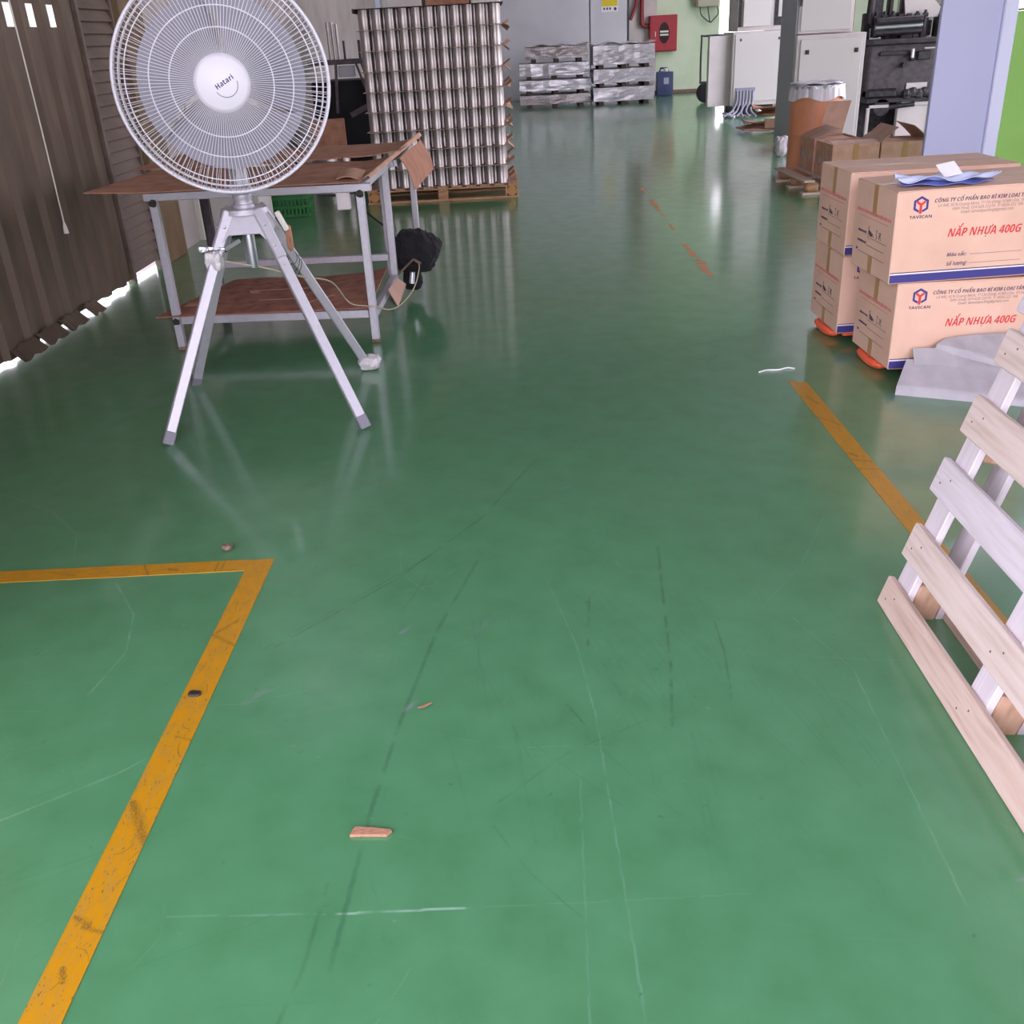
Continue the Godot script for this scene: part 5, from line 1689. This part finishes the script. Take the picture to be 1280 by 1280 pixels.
	for k in 3:
		b.bar(Vector3(0.25, 0.96, 0.03), Vector3(0.25 + cos(k * 2.1 + 2.0) * 0.3, 0.96 + sin(k * 2.1 + 2.0) * 0.3, 0.03), 0.03, 0.02)
	obj("hand_wheel", b, M.black_steel, tr)
	b = MB.new()
	b.lathe([Vector2(0.0, -0.07), Vector2(0.15, -0.07), Vector2(0.20, -0.05), Vector2(0.20, 0.05), Vector2(0.15, 0.07), Vector2(0.0, 0.07)], 28, Transform3D(Basis(Vector3.RIGHT, PI / 2), Vector3(-0.08, 0.20, 0.05)))
	obj("wheel", b, M.black_cloth, tr)
	b = MB.new()
	b.box(Vector3(0.15, 0.30, 0), Vector3(0.5, 0.14, 0.3), 0.03)
	obj("chassis", b, M.black_steel, tr)


func build_machines() -> void:
	# far cream machine on feet: lower cabinet with a set-back left flank and an upper cabinet
	var m := thing("cream_machine", "cream machine cabinet on feet with hanging cables, beside the trolley", "machine", Vector3(3.25, 0, -18.4))
	var b := MB.new()
	b.box(Vector3(0.83, 0.76, -0.45), Vector3(0.88, 1.16, 0.9), 0.008)
	obj("body", b, M.cream, m)
	b = MB.new()
	b.box(Vector3(0.19, 0.74, -0.15), Vector3(0.40, 1.12, 0.08), 0.006, Basis(Vector3.UP, 0.22))
	obj("open_door", b, M.cream, m)
	b = MB.new()
	b.box(Vector3(0.84, 0.78, 0.008), Vector3(0.82, 1.06, 0.016), 0.004)
	var p1 := obj("front_panel", b, M.cream_edge, m)
	for x in [0.52, 1.17]:
		b = MB.new()
		b.box(Vector3(x, 1.22, 0.020), Vector3(0.03, 0.04, 0.012), 0.003)
		obj("lock", b, M.lock, p1)
	b = MB.new()
	b.box(Vector3(0.88, 2.05, -0.45), Vector3(0.84, 1.40, 0.8), 0.006)
	obj("upper_cabinet", b, M.cream, m)
	b = MB.new()
	b.box(Vector3(0.78, 2.08, -0.035), Vector3(0.46, 1.32, 0.02), 0.004, Basis(Vector3.UP, 0.06))
	obj("upper_door", b, M.cream_edge, m)
	b = MB.new()
	b.box(Vector3(0.50, 2.06, -0.045), Vector3(0.05, 1.28, 0.012))
	b.box(Vector3(1.16, 2.06, -0.045), Vector3(0.16, 1.28, 0.012))
	obj("dark_slot", b, M.black_steel, m)
	b = MB.new()
	b.box(Vector3(1.17, 2.1, -0.036), Vector3(0.06, 1.1, 0.01))
	obj("pale_strip", b, M.cream_edge, m)
	for x in [0.46, 1.2]:
		for z in [-0.06, -0.8]:
			b = MB.new()
			b.lathe([Vector2(0.0, 0.0), Vector2(0.05, 0.0), Vector2(0.05, 0.02), Vector2(0.02, 0.03), Vector2(0.02, 0.185), Vector2(0.0, 0.185)], 12, Transform3D(Basis.IDENTITY, Vector3(x, 0, z)))
			obj("foot", b, M.galv, m)
	b = MB.new()
	b.box(Vector3(0.83, 0.10, -0.5), Vector3(0.7, 0.16, 0.7), 0.01)
	obj("plinth", b, M.black_steel, m)
	b = MB.new()
	for k in 6:
		var x0 := 0.50 + k * 0.055
		b.tube(smooth([Vector3(x0, 0.42, 0.02), Vector3(x0 - 0.01, 0.25, 0.06), Vector3(x0 - 0.10 + 0.03 * (k % 3), 0.10, 0.12), Vector3(x0 - 0.25 + 0.05 * k, 0.03, 0.20 + 0.03 * k)], 4), 0.02, 6)
	b.box(Vector3(0.64, 0.44, 0.022), Vector3(0.34, 0.06, 0.02), 0.004)
	obj("cable_bunch", b, M.grey_cable, m)
	b = MB.new()
	b.tube(smooth([Vector3(0.8, 0.14, 0.12), Vector3(0.95, 0.05, 0.18), Vector3(1.15, 0.03, 0.18), Vector3(1.4, 0.04, 0.1)], 5), 0.028, 8)
	obj("white_hose", b, M.pale, m)

	# nearer control cabinet, two tiers
	m = thing("control_cabinet", "tall cream control cabinet in two tiers behind the orange drum", "cabinet", Vector3(3.34, 0, -13.0))
	b = MB.new()
	b.box(Vector3(0.415, 0.66, -0.4), Vector3(0.83, 1.32, 0.8), 0.008)
	obj("lower_body", b, M.cream, m)
	b = MB.new()
	b.box(Vector3(0.415, 0.66, 0.008), Vector3(0.74, 1.22, 0.016), 0.005)
	var dr := obj("lower_door", b, M.cream_edge, m)
	for x in [0.13, 0.72]:
		b = MB.new()
		b.box(Vector3(x, 1.13, 0.022), Vector3(0.045, 0.05, 0.014), 0.004)
		obj("lock", b, M.lock, dr)
	b = MB.new()
	b.box(Vector3(0.34, 2.02, -0.42), Vector3(0.66, 1.38, 0.74), 0.008)
	obj("upper_body", b, M.cream, m)
	b = MB.new()
	b.box(Vector3(0.34, 2.02, -0.042), Vector3(0.60, 1.32, 0.016), 0.005)
	obj("upper_door", b, M.cream_edge, m)
	b = MB.new()
	b.box(Vector3(0.70, 2.02, -0.5), Vector3(0.05, 1.38, 0.6), 0.004)
	obj("dark_edge", b, M.oily, m)
	b = MB.new()
	b.box(Vector3(-0.006, 1.34, -0.42), Vector3(0.014, 2.60, 0.74), 0.003)
	b.box(Vector3(0.0, 1.32, -0.3), Vector3(0.012, 0.012, 0.5), 0.002)
	var sd := obj("grey_flank", b, M.grey_side, m)
	b = MB.new()
	b.box(Vector3(0.03, 1.74, -0.03), Vector3(0.03, 0.22, 0.02), 0.004)
	obj("handle", b, M.lock, sd)
	b = MB.new()
	b.crumpled(Vector3(-0.30, 0.12, 0.04), Vector3(0.13, 0.2, 0.13), 5, 0.03, 14, 0.5, 14.0)
	tag(obj("plastic_scrap", b, M.plastic_bag, null, Transform3D(Basis.IDENTITY, Vector3(3.45, 0, -12.65))), "crumpled shiny plastic at the foot of the grey cabinet flank", "plastic")

	# flattened cartons on the floor in front of the far machine
	m = thing("flat_carton_pile", "low pile of torn flattened cartons before the far cream machine", "cardboard", Vector3(3.72, 0, -15.7))
	for q in [[0.0, 0.0, 0.9, 0.5, 0.05], [-0.05, 0.09, 0.7, 0.45, -0.12], [0.1, 0.2, 0.55, 0.4, 0.1], [0.02, 0.29, 0.62, 0.42, -0.06]]:
		b = MB.new()
		b.sheet(func(u: float, w: float) -> Vector3: return Basis(Vector3.UP, q[4]) * Vector3((u - 0.5) * q[2] + q[0], q[1] + 0.02 + 0.05 * sin(u * 5.0 + q[1] * 30.0) * sin(w * 3.0 + 0.5) + 0.03, (w - 0.5) * q[3]), 10, 6, 0.02)
		obj("flattened_carton", b, M.kraft_dark if q[1] > 0.15 else M.kraft_grey, m)
	b = MB.new()
	b.box(Vector3(0.12, 0.13, 0.22), Vector3(0.5, 0.13, 0.04), 0.004)
	obj("carton_side", b, M.kraft, m)

	# orange fibre drum with a plastic liner folded over its rim
	m = thing("fibre_drum", "orange brown fibre drum with clear plastic folded over its top", "drum", Vector3(3.06, 0, -10.95))
	b = MB.new()
	b.lathe([Vector2(0.0, 0.0), Vector2(0.262, 0.0), Vector2(0.266, 0.012), Vector2(0.266, 0.05), Vector2(0.258, 0.06), Vector2(0.258, 0.40), Vector2(0.262, 0.41), Vector2(0.258, 0.42), Vector2(0.258, 0.86), Vector2(0.0, 0.86)], 40)
	obj("body", b, M.drum, m)
	b = MB.new()
	b.lathe([Vector2(0.258, 0.845), Vector2(0.272, 0.85), Vector2(0.274, 0.875), Vector2(0.262, 0.885), Vector2(0.24, 0.878), Vector2(0.0, 0.87)], 40)
	obj("rim", b, M.galv, m)
	b = MB.new()
	b.sheet(func(u: float, w: float) -> Vector3:
		var an := u * TAU
		var r := 0.268 + 0.02 * w + 0.007 * sin(an * 11.0) * w + 0.005 * sin(an * 23.0)
		return Vector3(cos(an) * r, 0.885 - (0.13 + 0.02 * sin(an * 5.0)) * w, sin(an) * r), 72, 5, 0.002)
	obj("liner_skirt", b, M.plastic_bag, m)
	b = MB.new()
	b.sheet(func(u: float, w: float) -> Vector3:
		var an := u * TAU
		var r := 0.272 * (1.0 - w)
		return Vector3(cos(an) * r, 0.888 + 0.018 * absf(sin(an * 4.0 + w * 6.0)) * (1.0 - w) + 0.012 * sin(w * 9.0), sin(an) * r), 48, 6, 0.002)
	obj("liner_top", b, M.plastic_bag, m)

	# black press on the right, with rollers, a dark bed and a pale stand below
	m = thing("black_press", "large black oily press machine between cream cabinet and lavender partition", "machine", Vector3(4.35, 0, -13.4))
	b = MB.new()
	b.box(Vector3(0.9, 0.86, -0.45), Vector3(1.8, 0.62, 1.0), 0.02)
	obj("bed", b, M.dark_iron, m)
	b = MB.new()
	b.box(Vector3(0.9, 1.19, -0.4), Vector3(1.84, 0.06, 1.1), 0.01)
	obj("table", b, M.black_steel, m)
	b = MB.new()
	b.box(Vector3(0.30, 1.06, 0.06), Vector3(0.36, 0.05, 0.04), 0.006)
	b.box(Vector3(0.52, 1.02, 0.07), Vector3(0.05, 0.12, 0.06), 0.01)
	b.box(Vector3(0.66, 1.02, 0.07), Vector3(0.16, 0.10, 0.05), 0.01)
	b.tube([Vector3(0.42, 0.92, 0.05), Vector3(0.42, 0.92, 0.13)], 0.03, 12)
	obj("latch_gear", b, M.black_steel, m)
	b = MB.new()
	b.tube([Vector3(0.5, 1.0, 0.12), Vector3(0.5, 1.10, 0.12)], 0.022, 10)
	b.box(Vector3(0.72, 1.10, 0.09), Vector3(0.14, 0.014, 0.02))
	obj("bright_bar", b, M.galv, m)
	for q in [[1.29, 0.035], [1.35, 0.03], [1.42, 0.04]]:
		b = MB.new()
		b.tube([Vector3(0.05, q[0], 0.0), Vector3(0.62, q[0] + 0.01, 0.0)], q[1], 16)
		obj("roller", b, M.galv if q[1] < 0.032 else M.black_steel, m)
	b = MB.new()
	for k in 16:
		var x := 0.05 + 0.085 * k
		b.box(Vector3(x, 1.30 + 0.10 * rng.randf(), -0.22 - 0.2 * rng.randf()), Vector3(0.09, 0.18 + 0.24 * rng.randf(), 0.12), 0.012)
	for k in 7:
		var x := 0.08 + 0.10 * k
		b.tube([Vector3(x, 1.30, -0.1), Vector3(x, 1.46 + 0.08 * rng.randf(), -0.1)], 0.02, 8)
		b.tube([Vector3(x - 0.03, 1.47, -0.1), Vector3(x + 0.03, 1.47, -0.1)], 0.025, 8)
	obj("gear_train", b, M.black_steel, m)
	b = MB.new()
	b.box(Vector3(0.12, 1.75, -0.3), Vector3(0.14, 0.8, 0.2), 0.02)
	b.box(Vector3(0.28, 1.80, -0.25), Vector3(0.06, 0.9, 0.12), 0.02)
	b.box(Vector3(0.44, 1.80, -0.25), Vector3(0.05, 0.9, 0.12), 0.02)
	b.tube([Vector3(0.03, 1.4, -0.2), Vector3(0.06, 2.1, -0.2)], 0.05, 12)
	obj("upright", b, M.black_steel, m)
	b = MB.new()
	b.prism(PackedVector2Array([Vector2(0.46, 1.44), Vector2(0.86, 1.44), Vector2(0.88, 1.55), Vector2(0.62, 1.80), Vector2(0.40, 1.82)]), 0.04, Transform3D(Basis.IDENTITY, Vector3(0, 0, -0.2)))
	obj("guard_plate", b, M.cream, m)
	b = MB.new()
	b.box(Vector3(0.95, 1.35, -0.1), Vector3(0.10, 0.24, 0.12), 0.01)
	b.box(Vector3(1.15, 1.28, -0.05), Vector3(0.4, 0.10, 0.3), 0.01)
	b.box(Vector3(1.2, 1.42, -0.12), Vector3(0.3, 0.12, 0.12), 0.02)
	obj("rusty_part", b, M.oily, m)
	b = MB.new()
	b.box(Vector3(1.10, 1.58, -0.1), Vector3(0.16, 0.22, 0.10), 0.01)
	obj("valve_box", b, M.oily, m)
	b = MB.new()
	b.box(Vector3(0.9, 0.52, -0.2), Vector3(1.8, 0.06, 0.6), 0.01)
	b.box(Vector3(0.20, 0.60, -0.02), Vector3(0.40, 0.12, 0.2), 0.03)
	b.tube([Vector3(0.30, 0.44, 0.05), Vector3(0.62, 0.46, 0.05)], 0.03, 10)
	b.tube([Vector3(0.2, 0.44, 0.1), Vector3(0.2, 0.44, 0.0)], 0.10, 16)
	obj("lower_gear", b, M.black_steel, m)
	b = MB.new()
	b.box(Vector3(0.62, 0.645, 0.062), Vector3(0.26, 0.13, 0.01), 0.003)
	obj("window_gap", b, M.cream, m)
	b = MB.new()
	b.box(Vector3(0.94, 0.66, 0.06), Vector3(0.09, 0.14, 0.02), 0.006)
	obj("brass_box", b, M.wood_end, m)
	b = MB.new()
	for k in 9:
		b.crumpled(Vector3(0.5 + 0.075 * k, 0.58 + 0.02 * (k % 2), 0.08), Vector3(0.09, 0.10, 0.08), 4, 0.01, 40 + k, 0.5, 20.0)
	obj("clutter", b, M.black_steel, m)
	b = MB.new()
	b.box(Vector3(0.03, 0.22, 0.10), Vector3(0.035, 0.44, 0.04), 0.004)
	b.box(Vector3(0.16, 0.455, 0.10), Vector3(0.24, 0.035, 0.04), 0.004)
	b.box(Vector3(0.70, 0.03, 0.0), Vector3(1.4, 0.06, 0.5), 0.006)
	b.box(Vector3(0.64, 0.26, -0.02), Vector3(0.42, 0.44, 0.08), 0.008)
	b.box(Vector3(1.30, 0.26, -0.02), Vector3(0.6, 0.44, 0.08), 0.008)
	b.box(Vector3(0.9, 0.47, 0.0), Vector3(0.9, 0.05, 0.12), 0.006)
	obj("pale_stand", b, M.cream, m)
	b = MB.new()
	b.box(Vector3(0.70, 0.25, -0.35), Vector3(1.4, 0.5, 0.05))
	b.box(Vector3(0.9, 0.26, 0.03), Vector3(0.14, 0.36, 0.03), 0.004)
	obj("dark_opening", b, M.black_steel, m)

	# dark machine at the left, behind the fan and beside the cans
	m = thing("rod_machine", "dark machine with upright rods between the fan and the can stack", "machine", Vector3(-2.05, 0, -12.6))
	b = MB.new()
	b.box(Vector3(0.0, 0.55, -0.3), Vector3(0.9, 1.1, 0.7), 0.02)
	obj("body", b, M.black_cloth, m)
	b = MB.new()
	b.box(Vector3(0.0, 1.30, -0.2), Vector3(0.9, 0.05, 0.6), 0.008)
	obj("table", b, M.dark_iron, m)
	b = MB.new()
	b.box(Vector3(0.0, 1.20, 0.05), Vector3(0.20, 0.12, 0.05), 0.01)
	obj("grey_plate", b, M.grey_side, m)
	b = MB.new()
	b.bar(Vector3(-0.16, 0.75, 0.08), Vector3(-0.12, 1.28, 0.08), 0.03, 0.03)
	b.bar(Vector3(0.28, 0.75, 0.08), Vector3(0.12, 1.28, 0.08), 0.025, 0.025)
	b.bar(Vector3(0.34, 0.75, 0.08), Vector3(0.18, 1.28, 0.08), 0.02, 0.02)
	b.bar(Vector3(0.0, 0.72, 0.1), Vector3(0.3, 0.85, 0.1), 0.06, 0.03)
	obj("strut", b, M.dark_iron, m)
	for q in [[-0.19, 0.40, 0.018], [-0.14, 0.40, 0.018], [-0.09, 0.38, 0.016], [-0.02, 0.20, 0.014], [0.16, 0.20, 0.016], [0.21, 0.21, 0.014]]:
		b = MB.new()
		b.tube([Vector3(q[0], 1.325, -0.05), Vector3(q[0], 1.325 + q[1], -0.05)], q[2], 10)
		obj("rod", b, M.rim_steel if q[1] > 0.3 else M.black_steel, m)
	b = MB.new()
	b.box(Vector3(-2.15, 1.5, -20.0), Vector3(0.08, 3.0, 0.05), 0.004)
	tag(obj("plastic_curtain_strip", b, M.glove_blue, null, Transform3D(Basis.IDENTITY, Vector3(-0.42, 0, 0))), "upright light blue strip above the left corner of the can stack", "strip")
	b = MB.new()
	b.box(Vector3(-2.42, 1.5, -20.0), Vector3(0.10, 3.0, 0.05), 0.004)
	tag(obj("pale_upright", b, M.paint_white), "pale upright beside the light blue strip above the can stack", "post")


func build_booth() -> void:
	# partition of lavender and green panels between pale posts
	var m := thing("lavender_partition", "lavender and green panelled partition with a white post at the right edge", "partition", Vector3(2.88, 0, -7.45))
	var b := MB.new()
	b.box(Vector3(0.205, 1.25, 0.0), Vector3(0.41, 2.5, 0.045), 0.004)
	obj("side_panel", b, M.lavender, m)
	b = MB.new()
	b.box(Vector3(0.458, 1.25, 0.01), Vector3(0.095, 2.5, 0.08), 0.008)
	obj("post", b, M.pale_post, m)
	b = MB.new()
	b.box(Vector3(1.12, 0.745, -0.01), Vector3(1.22, 1.46, 0.045), 0.006)
	obj("green_panel", b, M.apple_green, m)
	b = MB.new()
	b.box(Vector3(1.12, 2.02, -0.005), Vector3(1.22, 0.93, 0.05), 0.006)
	var up := obj("upper_panel", b, M.pale_post, m)
	b = MB.new()
	b.box(Vector3(1.17, 2.05, 0.023), Vector3(1.10, 0.80, 0.006), 0.002)
	obj("inset", b, M.lavender, up)
	b = MB.new()
	b.box(Vector3(1.12, 1.485, 0.008), Vector3(1.22, 0.014, 0.012))
	obj("dark_joint", b, M.lock, m)
	b = MB.new()
	b.box(Vector3(0.508, 0.745, 0.008), Vector3(0.010, 1.48, 0.012))
	obj("dark_joint", b, M.lock, m)
	b = MB.new()
	b.box(Vector3(1.78, 1.25, 0.01), Vector3(0.095, 2.5, 0.08), 0.008)
	obj("post", b, M.pale_post, m)


func build_open_cartons() -> void:
	# a stack of big cartons just outside the frame at the left shades the foot of the wall
	for k in 3:
		var s := thing("tall_carton", "big brown carton by the left entrance, %s of three" % ["lowest", "middle", "topmost"][k], "box", Vector3(-2.43, 0.62 * k, -2.15), 0.02 * k, "big cartons by the left entrance")
		var cb := MB.new()
		cb.box(Vector3(0, 0.309, 0), Vector3(0.80, 0.616, 1.05), 0.006)
		obj("body", cb, M.kraft_dark, s)
		cb = MB.new()
		cb.box(Vector3(0.4006, 0.309, 0), Vector3(0.0012, 0.616, 0.05))
		obj("packing_tape", cb, M.pack_tape, s)
	var p := thing("wooden_pallet", "weathered wooden pallet under the opened cartons by the drum", "pallet", Vector3(3.27, 0, -10.08), 0.03)
	for z in [-0.46, 0.0, 0.46]:
		board(p, "board", M.wood_b, Vector3(0, 0.011, z), Vector3(1.35, 0.022, 0.10))
		for x in [-0.58, 0.0, 0.58]:
			board(p, "block", M.wood_far, Vector3(x, 0.068, z), Vector3(0.12, 0.09, 0.10), 0.02)
	for k in 7:
		board(p, "deck_board", M.wood_b, Vector3(-0.62 + k * 0.206, 0.124, 0), Vector3(0.10, 0.02, 1.06))
	var flap := func(t: Node3D, a: Vector3, c: Vector3, out: Vector3) -> void:
		var b := MB.new()
		b.sheet(func(u: float, w: float) -> Vector3: return a.lerp(c, u) + out * w + Vector3(0, 0.012 * sin(w * 2.5), 0), 4, 4, 0.005)
		obj("flap", b, M.kraft_grey, t)
	# w, h, d, position, flaps out: left, right, front, back
	var sets := [
		["opened brown carton at the left front of its pallet, one side flap slanting up", Vector3(0.43, 0.30, 0.50), Vector3(3.07, 0.136, -9.80), 0.02, [Vector3.ZERO, Vector3(0.10, 0.05, 0), Vector3(0.0, 0.01, -0.2), Vector3.ZERO]],
		["opened brown carton behind the left front one with a tall flap standing", Vector3(0.43, 0.30, 0.46), Vector3(3.05, 0.136, -10.33), 0.02, [Vector3(0.24, 0.08, 0.0), Vector3.ZERO, Vector3.ZERO, Vector3(0.06, 0.30, 0.02)]],
		["brown carton at the right end of the row with flaps folded to a peak", Vector3(0.44, 0.30, 0.50), Vector3(3.53, 0.136, -9.80), -0.01, [Vector3(0.14, 0.12, 0), Vector3(-0.16, 0.13, 0), Vector3(0.0, 0.01, -0.2), Vector3.ZERO]]]
	for q in sets:
		var s: Vector3 = q[1]
		var t := thing("open_carton", q[0], "box", q[2], q[3], "opened cartons by the drum")
		var b := MB.new()
		for x in [-1.0, 1.0]:
			b.box(Vector3(x * s.x * 0.5, s.y * 0.5, 0), Vector3(0.006, s.y, s.z))
		for z in [-1.0, 1.0]:
			b.box(Vector3(0, s.y * 0.5, z * s.z * 0.5), Vector3(s.x, s.y, 0.006))
		b.box(Vector3(0, 0.003, 0), Vector3(s.x, 0.006, s.z))
		obj("body", b, M.kraft, t)
		b = MB.new()
		b.box(Vector3(0, s.y * 0.55, s.z * 0.5 + 0.0035), Vector3(0.05, s.y * 0.9, 0.0012))
		obj("packing_tape", b, M.pack_tape, t)
		b = MB.new()
		b.box(Vector3(-s.x * 0.5 - 0.0035, s.y * 0.5, 0.0), Vector3(0.0012, s.y, 0.04))
		obj("packing_tape", b, M.pack_tape, t)
		b = MB.new()
		for z in [-0.12, 0.12]:
			b.box(Vector3(-s.x * 0.5 - 0.0035, s.y * 0.45, z), Vector3(0.001, 0.05, 0.07))
		obj("printed_mark", b, M.grey_side, t)
		var hx := s.x * 0.5
		var hz := s.z * 0.5
		var f: Array = q[4]
		if f[0] != Vector3.ZERO: flap.call(t, Vector3(-hx, s.y, -hz), Vector3(-hx, s.y, hz), f[0])
		if f[1] != Vector3.ZERO: flap.call(t, Vector3(hx, s.y, -hz), Vector3(hx, s.y, hz), f[1])
		if f[2] != Vector3.ZERO: flap.call(t, Vector3(-hx, s.y, hz), Vector3(hx, s.y, hz), f[2])
		if f[3] != Vector3.ZERO: flap.call(t, Vector3(-hx * 0.2, s.y, -hz), Vector3(hx * 0.9, s.y, -hz), f[3])
		b = MB.new()
		b.box(Vector3(0, s.y * 0.93, 0), Vector3(s.x - 0.03, 0.008, s.z - 0.03))
		obj("inner_flap", b, M.kraft_grey, t)


func _ready() -> void:
	rng.seed = 20
	camera_and_light()
	make_materials()
	build_setting()
	markings()
	build_fan()
	build_tables()
	build_cans()
	build_cartons()
	build_leaning_pallet()
	build_booth()
	build_open_cartons()
	build_machines()
	build_far_end()
	build_litter()
